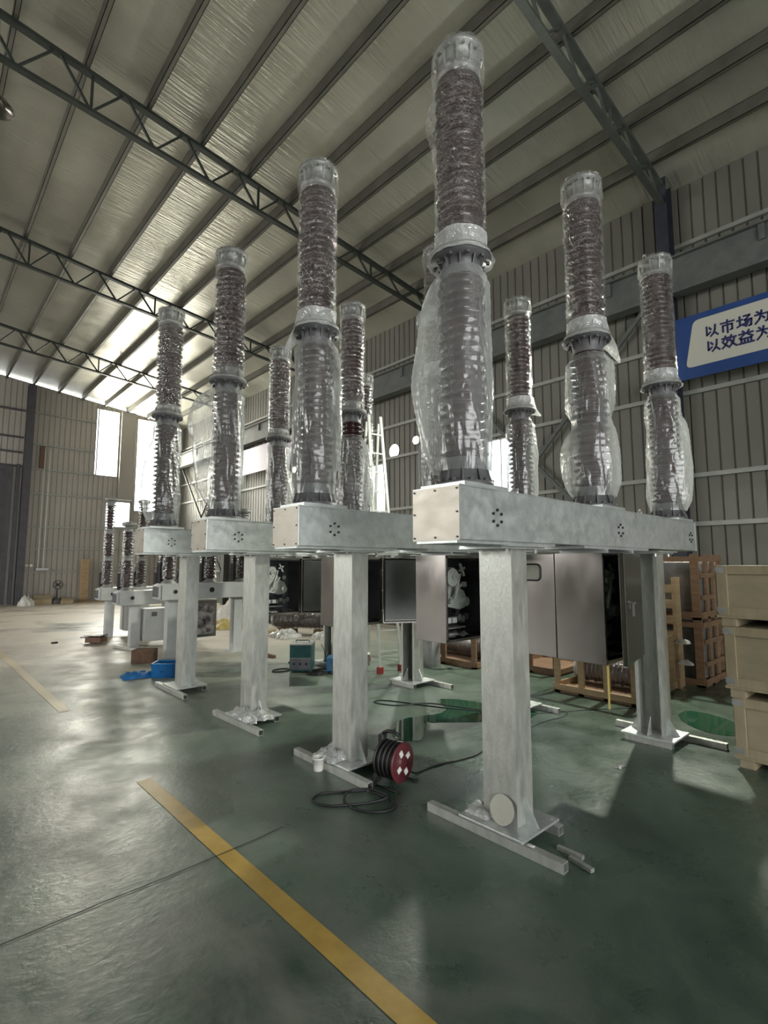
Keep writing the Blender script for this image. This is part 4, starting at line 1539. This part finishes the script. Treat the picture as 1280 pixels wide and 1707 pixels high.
def ply_crate(label, x, y, z, sx, sy, sz, rz=0.0, feet=True):
    r_ = thing('plywood_crate', label, 'crate', (x, y, z), rz, 'plywood crates stacked at the right edge')
    b0 = 0.085 if feet else 0.02
    MB().box((0.012, -sy + 0.012, b0), (sx - 0.012, -0.012, sz - 0.0)).build('panel', M['ply'], r_)
    fr_ = MB()
    for (ya, yb) in ((-0.075, 0.0), (-sy, -sy + 0.075), (-sy / 2 - 0.035, -sy / 2 + 0.035)):
        fr_.box((-0.006, ya, b0), (0.012, yb, sz))
    for (za, zb2) in ((b0, b0 + 0.07), (sz - 0.07, sz)):
        fr_.box((-0.004, -sy, za), (0.012, 0, zb2))
        fr_.box((0.0, -0.012, za), (sx, 0.004, zb2))
    for (xa, xb) in ((0, 0.07), (sx - 0.07, sx)):
        fr_.box((xa, -0.012, b0), (xb, 0.006, sz))
    fr_.box((-0.012, -sy - 0.01, b0 - 0.018), (sx + 0.01, 0.012, b0))
    fr_.build('batten', M['ply_frame'], r_, bevel=0.002)
    if feet:
        for k in range(3):
            yy = -0.02 - k * (sy - 0.14) / 2
            MB().box((0.0, yy - 0.10, 0.0), (sx, yy, b0 - 0.018)).build('runner', M['wood_dark'] if k else M['ply_frame'], r_, bevel=0.002)
    for zz in (b0 + 0.02, sz - 0.06):
        br_ = MB()
        br_.box((-0.009, -0.055, zz), (-0.005, 0.006, zz + 0.045))
        br_.box((-0.009, 0.0035, zz), (0.06, 0.008, zz + 0.045))
        br_.build('corner_bracket', M['grey_cast'], r_)
    return r_


ply_crate('plywood crate at the bottom of the right-hand stack, on runners', 4.95, 1.24, 0.0, 1.1, 1.5, 0.535, -0.04)
ply_crate('plywood crate in the middle of the right-hand stack', 4.93, 1.27, 0.537, 1.1, 1.5, 0.555, -0.02)
ply_crate('plywood crate on top of the right-hand stack', 4.93, 1.30, 1.094, 1.1, 1.5, 0.49, 0.0)


# ---- open slatted crates behind
def slat_crate(label, x, y, sx, sy, h, mwood='wood', z=0.0, rz=0.0, content='film', wides=(3, 2), group='open wooden crates behind the breakers', diag=False, post=0.055):
    r_ = thing('slatted_crate', label, 'crate', (x, y, z), rz, group)
    mw = M[mwood]
    nx, ny = wides
    for i in range(ny + 1):          # posts on the -X and +X faces
        for xx in (0, sx - 0.03):
            yy = i * (sy - post) / ny
            MB().box((xx, yy, 0), (xx + 0.03, yy + post, h)).build('post', mw, r_)
    for i in range(1, nx):
        for yy in (0, sy - 0.03):
            xx = i * (sx - post) / nx
            MB().box((xx, yy, 0), (xx + post, yy + 0.03, h)).build('post', mw, r_)
    for zz in (0.03, h - 0.10):
        rl_ = MB()
        rl_.box((-0.02, 0, zz), (0, sy, zz + 0.07))
        rl_.box((sx, 0, zz), (sx + 0.02, sy, zz + 0.07))
        rl_.box((0, -0.02, zz), (sx, 0, zz + 0.07))
        rl_.box((0, sy, zz), (sx, sy + 0.02, zz + 0.07))
        rl_.build('rail', mw, r_)
    MB().box((0.0, 0.0, 0.0), (sx, sy, 0.03)).build('deck', M['wood_dark'], r_)
    if diag:
        dg_ = MB()
        n_ = max(2, int(h / 0.28))
        for k in range(1, n_):
            dg_.box((0.05, -0.014, k * h / n_ - 0.03), (sx - 0.05, -0.002, k * h / n_ + 0.03))
        dg_.build('slat', mw, r_)
    return r_


def wrapped(label, loc, ln_, r, rz, tilt=0.0, m='film_clear', name='wrapped_insulator'):
    """insulator lying down in film"""
    r_ = thing(name, label, 'insulator', loc, rz)
    mtx = Matrix.Translation((0, 0, r + 0.002)) @ Matrix.Rotation(PI / 2, 4, 'Y')
    MB().lathe(shed_profile(-ln_ / 2, ln_ / 2, int(ln_ / 0.055), r * 0.62, r * 0.9), 28, mtx).build('shed_stack', M['porcelain'], r_)
    f = MB()
    vs, fs = film_mesh(-ln_ / 2 - 0.02, ln_ / 2 + 0.02, r * 0.97, loc[0] * 3, 0.006, 0.055, None, 40, 40)
    f.add(vs, fs, True, mtx)
    f.build('stretch_film', M[m], r_)
    for s in (-1, 1):
        MB().lathe([(r * 0.5, s * (ln_ / 2)), (r * 0.8, s * (ln_ / 2)), (r * 0.8, s * (ln_ / 2 + 0.06)), (r * 0.3, s * (ln_ / 2 + 0.06))], 24, mtx).build('end_flange', M['grey_cast'], r_)
    return r_


slat_crate('low open wooden crate under the nearest cabinet', 6.12, 2.45, 1.2, 1.02, 0.72, wides=(2, 3), post=0.075)
wrapped('dark insulator lying in the crate under the nearest cabinet', (6.75, 2.96, 0.035), 0.9, 0.17, R(90))
slat_crate('open wooden crate behind the second cabinet, with a wide brown rail', 6.45, 4.95, 1.3, 1.3, 0.78, 'wood_dark', wides=(2, 2), post=0.09)
wrapped('dark insulator lying in the crate behind the second cabinet', (7.15, 5.6, 0.035), 1.1, 0.2, R(80))
slat_crate('open wooden crate full of castings beyond the thin wire', 6.9, 3.85, 1.2, 0.9, 0.55, 'wood_dark', wides=(2, 2), post=0.08)
# tall stacked crates by the wall
slat_crate('tall open crate at the bottom of the stack by the wall', 7.68, 2.22, 1.0, 0.85, 0.86, 'wood_dark', wides=(3, 1), diag=True, post=0.10)
slat_crate('tall open crate on top of the stack by the wall', 7.66, 2.22, 1.0, 0.85, 0.86, 'wood_dark', z=0.865, wides=(3, 1), diag=True, post=0.10)
for z, lb in ((0.04, 'film-wrapped grey machine part inside the lower tall crate'), (0.905, 'film-wrapped grey machine part inside the upper tall crate')):
    o = MB().box((7.76, 2.28, z), (8.56, 3.02, z + 0.72)).build('machine_part', M['dark_casting'], bevel=0.03)
    tag(o, lb, 'machine part')
    f = MB()
    vs, fs = film_mesh(z, z + 0.75, 0.5, z * 5, 0.02, 0, None, 40, 20)
    vs = [(8.16 + max(-0.42, min(0.42, x * 1.2)), 2.65 + max(-0.39, min(0.39, y * 1.2)), zz) for x, y, zz in vs]
    f.add(vs, fs, True)
    f.build('stretch_film', M['film_clear'], o)
# upright pallets left of them
for k in range(2):
    pl_ = thing('pallet', ('pine pallet standing on edge behind the nearest right column' if k == 0 else 'second pine pallet standing on edge nearer the wall crates'), 'pallet', (7.37 + k * 0.15, 2.42 + 0.02 * k, 0), 0, 'pallets standing on edge')
    for j in range(7):
        zz = 0.02 + j * 0.20
        MB().box((0.0, 0.0, zz), (0.02, 0.75, zz + 0.10)).build('board', M['wood'], pl_)
    for yy in (0.0, 0.35, 0.70):
        MB().box((0.02, yy, 0.0), (0.10, yy + 0.05, 1.42)).build('bearer', M['wood'], pl_)
for k, (yy, zz) in enumerate(((2.36, 0.58), (2.33, 0.32))):
    crumple('plastic_scrap', ('upper tuft' if k == 0 else 'lower tuft') + ' of clear film sticking out of the upright pallets', 'plastic sheet', (7.36, yy, zz), 0.12, 0.16, 0.08, M['film_milk'], 12 + k, 10)

# grey drum behind the third right column, yellow strap
o = MB().lathe([(0.14, 0.0), (0.145, 0.01), (0.145, 0.58), (0.13, 0.60), (0.002, 0.60)], 36).build('drum', M['grey_cast'])
o.location = (6.18, 5.62, 0)
tag(o, 'plain grey cylinder standing behind the far right column', 'drum')
o = MB().bar((3.745, 1.70, 0.868), (3.70, 1.68, 0.58), 0.013, 0.004, (1, 0, 0)).build('measuring_tape', M['yellow'])
tag(o, 'yellow tape hanging from the bottom corner of the nearest cabinet', 'tape')

# ladder
ld = thing('ladder', 'aluminium ladder with red feet behind the third breaker', 'ladder', (5.40, 5.86, 0), R(-8))
H_ = 3.9
for s in (-1, 1):
    MB().bar((s * 0.19, -0.16, 0.05), (s * 0.11 - 0.19, 0.0, H_), 0.045, 0.026, (0, 1, 0)).build('stile', M['alu'], ld)
    MB().box((s * 0.19 - 0.035, -0.20, 0.0), (s * 0.19 + 0.035, -0.12, 0.09)).build('foot', M['red'], ld)
    MB().bar((s * 0.19, 0.75, 0.05), (s * 0.11 - 0.19, 0.05, H_ - 0.1), 0.035, 0.022, (0, 1, 0)).build('rear_stile', M['alu'], ld)
    MB().box((s * 0.19 - 0.03, 0.72, 0.0), (s * 0.19 + 0.03, 0.80, 0.07)).build('foot', M['red'], ld)
for k in range(12):
    z = 0.30 + k * 0.30
    t = z / H_
    wx = 0.19 - 0.08 * t
    MB().bar((-wx - 0.19 * t, -0.16 * (1 - t), z), (wx - 0.19 * t, -0.16 * (1 - t), z), 0.022, 0.022).build('rung', M['alu'], ld)

# teal welding machine and blue power box with cable tangle
wm_ = thing('welding_machine', 'teal welding machine on the floor between second and third left columns', 'welding machine', (4.50, 6.72, 0), R(-42))
MB().box((-0.16, -0.22, 0.02), (0.16, 0.22, 0.40)).build('housing', M['teal'], wm_, bevel=0.01)
MB().box((-0.165, -0.225, 0.395), (0.165, 0.225, 0.41)).build('lid', M['grey_cast'], wm_)
MB().box((-0.145, -0.232, 0.05), (0.145, -0.222, 0.20)).build('control_panel', M['interior'], wm_)
MB().box((-0.15, -0.236, 0.205), (0.15, -0.222, 0.215)).build('trim_strip', M['grey_cast'], wm_)
for k in range(3):
    MB().cyl((-0.09 + k * 0.09, -0.245, 0.13), (-0.09 + k * 0.09, -0.23, 0.13), 0.018, 14).build('knob', M['black'], wm_)
MB().tube([(-0.1, 0, 0.41), (-0.1, 0, 0.44), (0.1, 0, 0.44), (0.1, 0, 0.41)], 0.008, 8).build('handle', M['black'], wm_)
pb = thing('power_box', 'blue power box left of the second left column', 'power box', (4.83, 6.25, 0), R(-42))
MB().box((-0.17, -0.15, 0.01), (0.17, 0.15, 0.22)).build('housing', M['blue_metal'], pb, bevel=0.008)
for k in range(3):
    MB().box((-0.12, -0.156, 0.05 + k * 0.055), (0.08, -0.149, 0.075 + k * 0.055)).build('vent_slot', M['interior'], pb)
MB().tube([(-0.08, 0, 0.22), (-0.08, 0, 0.26), (0.08, 0, 0.26), (0.08, 0, 0.22)], 0.008, 8).build('handle', M['blue_metal'], pb)
random.seed(21)
tg = MB()
for k in range(5):
    cx_, cy_ = 4.60 + random.uniform(-0.10, 0.04), 6.32 + random.uniform(-0.06, 0.08)
    pts_ = []
    for q in range(14):
        a = q * 0.9 + k
        rr_ = 0.08 + 0.05 * random.random() + 0.01 * k
        pts_.append((cx_ + rr_ * math.cos(a) * 1.3, cy_ + rr_ * math.sin(a), 0.008 + 0.006 * (q % 3) + 0.004 * k))
    tg.tube(smooth_pts(pts_), 0.004, 8)
tag(tg.build('cable_tangle', M['black']), 'tangle of thin dark cables in front of the teal welding machine', 'cable', kind='stuff')
cable('black cable ring lying left of the teal welding machine', [(4.22 + 0.14 * math.cos(a), 6.86 + 0.10 * math.sin(a), 0.012) for a in [2 * PI * k / 12 for k in range(13)]] + [(4.45, 6.62), (4.6, 6.45)], 0.010)
cable('thin cable rising from the tangle beside the teal machine', [(4.75, 6.42), (4.80, 6.52, 0.1), (4.82, 6.60, 0.25), (4.80, 6.66, 0.36)], 0.005)
o = box_thing('paint_tin', 'grey tin with pale lid behind the second left column', 'tin', (5.42, 6.35, 0), (0.1, 0.1, 0.1), M['steel_wall'])
o.data = MB().lathe([(0.085, 0.0), (0.085, 0.17), (0.088, 0.172), (0.088, 0.185), (0.002, 0.186)], 28).mesh('paint_tin', M['steel_wall'])
MB().lathe([(0.089, 0.172), (0.090, 0.19), (0.002, 0.192)], 28).build('lid', M['white_plastic'], o)

# lying insulators further back
wrapped('long dark insulator lying on the floor in clear film beyond the welding machine', (6.75, 10.0, 0.12), 1.5, 0.19, R(-62), name='wrapped_insulator')
wrapped('second dark insulator lying behind, under the farthest tall cabinet', (6.6, 11.3, 0.12), 1.3, 0.19, R(-70))
for (x, y, lb) in ((6.55, 10.35, 'wooden chock under the long film-wrapped insulator'), (6.95, 9.6, 'wooden chock under the right end of the long wrapped insulator'), (6.4, 11.7, 'wooden chock under the left insulator beyond the welding machine'), (6.8, 10.9, 'wooden chock between the two lying insulators')):
    box_thing('wooden_chock', lb, 'wood block', (x, y, 0), (0.12, 0.4, 0.118), M['wood_dark'], R(25), 'chocks under the lying insulators')
crumple('plastic_scrap', 'white film bunched on the end of the lying insulator', 'plastic sheet', (6.15, 9.85, 0.0), 0.5, 0.55, 0.22, M['film_milk'], 31)
crumple('plastic_scrap', 'clear film crumpled at the right end of the lying insulator', 'plastic sheet', (6.75, 9.1, 0.0), 0.6, 0.5, 0.20, M['film_milk'], 37)
box_thing('cardboard_box', 'flat brown cardboard box left of the lying insulator', 'box', (6.05, 10.45, 0), (0.28, 0.35, 0.13), M['cardboard'], R(20))
crumple('sack', 'yellow sack lying beyond the closest small switch', 'sack', (6.0, 12.4, 0), 0.8, 0.8, 0.26, M['yellow_cloth'], 41)
crumple('sack', 'white sack heaped behind the yellow one', 'sack', (6.8, 13.5, 0), 0.8, 0.9, 0.75, M['white_cloth'], 44)

# blue crate and lid, brown wooden box, channel, black tool
bc = thing('storage_crate', 'blue plastic crate left of the fourth left column', 'crate', (2.86, 7.66, 0), R(-38))
cm = MB()
for a_, b_ in (((-0.20, -0.14, 0), (0.20, 0.14, 0.01)), ((-0.20, -0.14, 0.01), (-0.188, 0.14, 0.19)), ((0.188, -0.14, 0.01), (0.20, 0.14, 0.19)),
               ((-0.20, -0.14, 0.01), (0.20, -0.13, 0.19)), ((-0.20, 0.13, 0.01), (0.20, 0.14, 0.19))):
    cm.box(a_, b_)
for k in range(11):
    xx = -0.19 + k * 0.037
    cm.box((xx, -0.148, 0.01), (xx + 0.01, -0.14, 0.18))
    cm.box((xx, 0.14, 0.01), (xx + 0.01, 0.148, 0.18))
for k in range(8):
    yy = -0.13 + k * 0.036
    cm.box((-0.208, yy, 0.01), (-0.20, yy + 0.01, 0.18))
cm.build('tub', M['blue_plastic'], bc)
rm_ = MB()
for a_, b_ in (((-0.215, -0.155, 0.18), (0.215, -0.138, 0.198)), ((-0.215, 0.138, 0.18), (0.215, 0.155, 0.198)), ((-0.215, -0.155, 0.18), (-0.19, 0.155, 0.198)), ((0.19, -0.155, 0.18), (0.215, 0.155, 0.198))):
    rm_.box(a_, b_)
rm_.build('rim', M['blue_plastic'], bc)
cp = MB()
for k in range(6):
    cp.tube(smooth_pts([(random.uniform(-0.15, 0.15), random.uniform(-0.1, 0.1), random.uniform(0.08, 0.17)) for _ in range(5)]), 0.008, 6)
o = cp.build('cable', M['black'])
o.location = (2.86, 7.66, 0)
tag(o, 'black cables coiled inside the blue crate', 'cable')
crumple('plastic_bag', 'flat blue bag left of the blue plastic crate', 'bag', (2.50, 7.90, 0), 0.40, 0.30, 0.09, mat('blue_film', (0.02, 0.16, 0.42), 0.3), 51)
wb_ = thing('wooden_box', 'open brown wooden box behind the blue crate', 'box', (2.95, 9.0, 0), R(-40))
for a_, b_, nm in (((-0.16, -0.13, 0), (0.16, 0.13, 0.015), 'bottom'), ((-0.16, -0.13, 0.19), (0.16, 0.13, 0.205), 'top'), ((0.145, -0.13, 0.015), (0.16, 0.13, 0.19), 'side'),
                   ((-0.16, 0.115, 0.015), (0.145, 0.13, 0.19), 'back'), ((-0.16, -0.13, 0.015), (0.145, -0.115, 0.19), 'side')):
    MB().box(a_, b_).build(nm, M['rust'], wb_)
o = bpy.data.objects.new('square_tube', ME_skid)
col.objects.link(o)
o.location = (3.12, 10.45, 0.001)
o.rotation_euler = (0, 0, R(12))
tag(o, 'pale square tube on the floor at the foot of the middle small switch', 'steel tube')
tl = thing('tool_box', 'dark tool box lying open on the bright floor left of the small switches', 'tool box', (2.9, 11.75, 0), R(-50))
MB().box((-0.17, -0.11, 0.02), (0.17, 0.11, 0.13)).build('tray', M['rust'], tl, bevel=0.01)
MB().box((-0.19, -0.13, 0.15), (0.17, 0.12, 0.165)).build('lid', M['dark_casting'], tl)
MB().box((0.0, -0.02, 0.13), (0.15, 0.05, 0.15)).build('hinge', M['black'], tl)
MB().bar((-0.19, 0.05, 0.11), (-0.42, 0.10, 0.09), 0.025, 0.02).build('handle', M['black'], tl)
box_thing('iron_block', 'small black iron block left of the dark tool box', 'metal block', (2.28, 12.3, 0), (0.10, 0.07, 0.03), M['black'], R(20))
o = box_thing('square_tube', 'rusty bar on the floor behind the third left column', 'steel bar', (4.68, 8.3, 0), (0.05, 0.9, 0.05), M['rust'], R(2))
o = MB().bar((4.62, 7.3, 0.014), (4.80, 7.12, 0.014), 0.03, 0.02).build('metal_offcut', M['black'])
tag(o, 'small dark bar right of the third left column', 'metal bar')
o = crumple('leaf_litter', 'dark scraps lying in front of the nearest right column', 'debris', (4.24, 1.86, 0), 0.10, 0.05, 0.012, M['dark_casting'], 61, 8)
o['kind'] = 'stuff'

# ---- along the far wall
YF = FY - 0.35
for (x, sx, h, lb) in ((3.95, 0.62, 0.20, 'brown cardboard box at the bottom by the far wall column'), (4.78, 0.44, 0.13, 'lower small cardboard box under the dark wall fan')):
    box_thing('cardboard_box', lb, 'box', (x, YF - 0.1, 0), (sx, 0.4, h), M['cardboard'], 0)
box_thing('cardboard_box', 'pale cardboard box on top by the far wall column', 'box', (3.98, YF - 0.1, 0.2), (0.55, 0.38, 0.18), M['ply'], 0)
box_thing('cardboard_box', 'upper small cardboard box under the dark wall fan', 'box', (4.80, YF - 0.1, 0.13), (0.42, 0.36, 0.11), M['ply'], 0)
o = MB().box((5.30, FY - 0.22, 0), (5.62, FY - 0.10, 1.80)).build('wooden_board', M['wood'], bevel=0.02)
tag(o, 'tall pale wooden board leaning on the far wall', 'board')
o = MB().box((5.0, FY - 0.5, 0.0), (6.2, FY - 0.30, 0.04)).build('wooden_board', M['wood'])
tag(o, 'wooden board lying flat at the foot of the far wall', 'board')
fn = thing('wall_fan', 'dark round fan fixed low on the far wall', 'fan', (4.52, FY - 0.2, 0.55))
MB().tube([(0.17 * math.cos(a), 0, 0.2 + 0.17 * math.sin(a)) for a in [2 * PI * k / 20 for k in range(20)]], 0.012, 6, True).build('guard', M['black'], fn)
for k in range(4):
    a = k * PI / 2 + 0.4
    MB().prism([(0, 0), (0.14 * math.cos(a), 0.14 * math.sin(a)), (0.14 * math.cos(a + 0.8), 0.14 * math.sin(a + 0.8))], 0.012, Matrix.Translation((0, 0, 0.2)) @ Matrix.Rotation(PI / 2, 4, 'X')).build('blade', M['dark_casting'], fn)
MB().cyl((0, -0.02, 0.2), (0, 0.18, 0.2), 0.05, 16).build('motor', M['black'], fn)
MB().bar((0, 0.1, 0.05), (0, 0.1, -0.55), 0.04, 0.04, (0, 1, 0)).build('bracket', M['black'], fn)
for k, (x, lb) in enumerate(((3.40, 'left white globe above the rail on the far wall'), (3.56, 'right white globe above the rail on the far wall'))):
    o = MB().lathe([(0.005, -0.075)] + [(0.075 * math.cos(a), 0.075 * math.sin(a)) for a in [-PI / 2 + PI * q / 12 for q in range(1, 12)]] + [(0.005, 0.075)], 20).build('globe_lamp', M['lamp_white'])
    MB().box((-0.02, 0.05, -0.02), (0.02, 0.155, 0.02)).build('bracket', M['girt'], o)
    o.location = (x, FY - 0.16, 1.52)
    tag(o, lb, 'globe', 'pair of white globes on the far wall')
o = MB().box((3.72, FY - 0.25, 1.33), (4.15, FY - 0.08, 1.42)).build('wall_box', M['white_paint'])
tag(o, 'pale box fixed on the rail of the far wall', 'wall box')
for x, lb in ((3.80, 'left thin white conduit running up the far wall'), (3.98, 'right thin white conduit running up the far wall')):
    o = MB().cyl((x, FY - 0.10, 1.35), (x, FY - 0.10, 6.2), 0.014, 8).build('conduit', M['alu'])
    tag(o, lb, 'conduit', 'conduits on the far wall')
o = MB().box((3.62, FY - 0.14, 5.45), (3.78, FY - 0.03, 6.35)).build('cable_box', M['rust'])
tag(o, 'narrow brown box high on the far wall beside the conduits', 'wall box')
crumple('sack', 'grey sack slumped at the foot of the far wall column', 'sack', (3.40, YF - 0.45, 0), 0.5, 0.5, 0.45, M['white_cloth'], 71)
crumple('sack', 'dark sack between the cardboard boxes by the far wall', 'sack', (4.42, YF - 0.1, 0), 0.24, 0.4, 0.35, M['dark_casting'], 73)
crumple('sack', 'pale sack against the far wall behind the farthest small switch', 'sack', (6.55, YF - 0.1, 0), 0.5, 0.5, 0.9, M['white_cloth'], 75)

# ------------------------------------------------------------------ signs on the right wall
sg = thing('wall_sign', 'large blue wall sign with white panel and dark lettering', 'sign', (WX - 0.42, 0.0, 0))
MB().box((0.0, -3.2, 4.53), (0.03, 2.72, 5.56)).build('backing', M['sign_blue'], sg)
poly = []
# white rounded slanting panel, (y, z)
cs = [(2.60, 4.71), (-3.0, 4.71), (-3.0, 5.46), (2.46, 5.46)]
rr_ = 0.09
for k in range(4):
    p = Vector((*cs[k], 0))
    a = (Vector((*cs[k - 1], 0)) - p).normalized()
    b_ = (Vector((*cs[(k + 1) % 4], 0)) - p).normalized()
    for q in range(7):
        t = q / 6
        A, B_ = p + a * rr_, p + b_ * rr_
        v = (1 - t) ** 2 * A + 2 * t * (1 - t) * p + t * t * B_
        poly.append((v.x, v.y))
pm = Matrix(((0, 0, -1, -0.001), (1, 0, 0, 0), (0, 1, 0, 0), (0, 0, 0, 1)))
MB().prism(poly, 0.006, pm).build('panel', M['sign_white'], sg)
# lettering, each character from its strokes on a ten by ten grid
YI = [[(2, 9), (2, 2.2), (4.4, 4.2)], [(3.7, 7.8), (4.9, 6.0)], [(7.7, 9.2), (7.3, 5), (6.2, 2.6), (4.4, 0.8)], [(6.9, 3.6), (9.3, 0.9)]]
SHI = [[(5, 9.9), (5, 8.4)], [(0.7, 8.1), (9.3, 8.1)], [(2.1, 1.4), (2.1, 6.1), (7.9, 6.1), (7.9, 2.0), (6.7, 1.8)], [(5, 8.0), (5, 0)]]
CHANG = [[(0.5, 6.6), (4.1, 6.6)], [(2.3, 9.3), (2.3, 2.4)], [(0.4, 1.7), (4.3, 3.1)], [(4.7, 8.9), (8.5, 8.9), (5.3, 5.7), (9.4, 5.7), (9.0, 1.2), (7.6, 0.8)], [(6.9, 5.6), (4.5, 1.8)], [(8.1, 5.6), (5.9, 0.9)]]
WEI = [[(2.2, 9.2), (3.5, 7.8)], [(1, 6.8), (8.9, 6.8), (8.5, 1.4), (7, 1)], [(5.1, 9.6), (4.7, 6.8), (3.6, 3.4), (1, 0.5)], [(5.3, 5.1), (6.6, 3.4)]]
XIAO = [[(2.6, 9.8), (2.8, 8.7)], [(0.5, 8.1), (4.9, 8.1)], [(1.8, 7.1), (0.7, 5.5)], [(3.4, 7.1), (4.7, 5.5)], [(3.9, 5.4), (2.6, 2.8), (0.5, 0.7)], [(1.3, 4.7), (2.8, 2.8), (4.9, 0.7)],
        [(6.6, 9.6), (5.2, 6.2)], [(6.2, 7.7), (9.5, 7.7)], [(8.5, 7.7), (7.6, 4), (4.9, 0.5)], [(6, 5.8), (7.2, 3), (9.7, 0.5)]]
YIK = [[(3, 9.9), (3.9, 8.5)], [(7, 9.9), (6.1, 8.5)], [(0.7, 7.8), (9.3, 7.8)], [(4.1, 7.2), (0.9, 4.7)], [(5.9, 7.2), (9.1, 4.7)], [(2, 0.8), (2, 4), (8, 4), (8, 0.8)], [(4, 4), (4, 0.8)], [(6, 4), (6, 0.8)], [(0.3, 0.6), (9.7, 0.6)]]
for row, y0, z0 in (((YI, SHI, CHANG, WEI), 2.32, 5.11), ((YI, XIAO, YIK, WEI), 2.31, 4.865)):
    for n_, ch in enumerate(row):
        g = MB()
        u_ = 0.0205
        for q, st_ in enumerate(ch):
            for (xa, za), (xb, zb) in zip(st_, st_[1:]):
                d_ = Vector((xb - xa, zb - za)).normalized() * 0.42
                yo = y0 - n_ * 0.216
                xx = -0.0085 - 0.0004 * q
                g.bar((xx, yo - (xa - d_.x) * u_, z0 + (za - d_.y) * u_), (xx, yo - (xb + d_.x) * u_, z0 + (zb + d_.y) * u_), 0.028, 0.003, (1, 0, 0))
        g.build('character', M['sign_text'], sg)
o = MB().box((WX - 0.40, 14.2, 4.88), (WX - 0.37, 18.9, 5.82)).build('wall_sign', mat('glared_sign', (0.50, 0.45, 0.58), 0.3))  # another sign like the blue one, glare painted in as pale lilac
tag(o, 'long sign paled by painted glare, far along the right wall', 'sign')

# ------------------------------------------------------------------ lamps


def flood(label, Y, power, glow=True):
    r_ = thing('wall_lamp', label, 'lamp', (WX - 0.50, Y, 4.60), 0, 'lamps on the wall columns')
    MB().box((0.02, -0.10, -0.10), (0.09, 0.10, 0.10)).build('housing', M['dark_casting'], r_)
    MB().box((0.09, -0.02, -0.02), (0.16, 0.02, 0.02)).build('arm', M['dark_casting'], r_)
    MB().cyl((0.008, 0, 0), (0.02, 0, 0), 0.088, 28).build('lens', M['lamp_glow'], r_)
    d = bpy.data.lights.new('wall_lamp_light', 'SPOT')
    d.energy = power
    d.spot_size = R(165)
    d.spot_blend = 0.7
    d.shadow_soft_size = 0.10
    d.color = (1.0, 1.0, 0.86)
    o = bpy.data.objects.new('wall_lamp_light', d)
    o.location = (WX - 0.55, Y, 4.58)
    o.rotation_euler = (Vector((-1, -0.1, -0.55))).to_track_quat('-Z', 'Y').to_euler()
    col.objects.link(o)


flood('lit wall lamp on the near column, behind the nearest right pole', 3.02, 1150)
flood('lit wall lamp on the second column, glowing beside the nearest pole', 8.55, 300)
flood('lit wall lamp on the third column, behind the row of breakers', 13.95, 200)

pl_ = thing('pendant_lamp', 'bell-shaped pendant lamp hanging at the upper left', 'lamp', (0.42, 8.02, 7.62))
MB().cyl((0, 0, 0.22), (0, 0, 1.2), 0.008, 8).build('rod', M['bolt'], pl_)
MB().lathe([(0.03, 0.20), (0.05, 0.16), (0.08, 0.12), (0.16, 0.04), (0.22, -0.04), (0.225, -0.05), (0.215, -0.045), (0.15, 0.035), (0.07, 0.11), (0.02, 0.14)], 36, caps=False).build('shade', M['stainless'], pl_)
MB().lathe([(0.01, -0.06), (0.05, -0.03), (0.06, 0.02), (0.03, 0.09)], 20).build('bulb', M['lamp_white'], pl_)
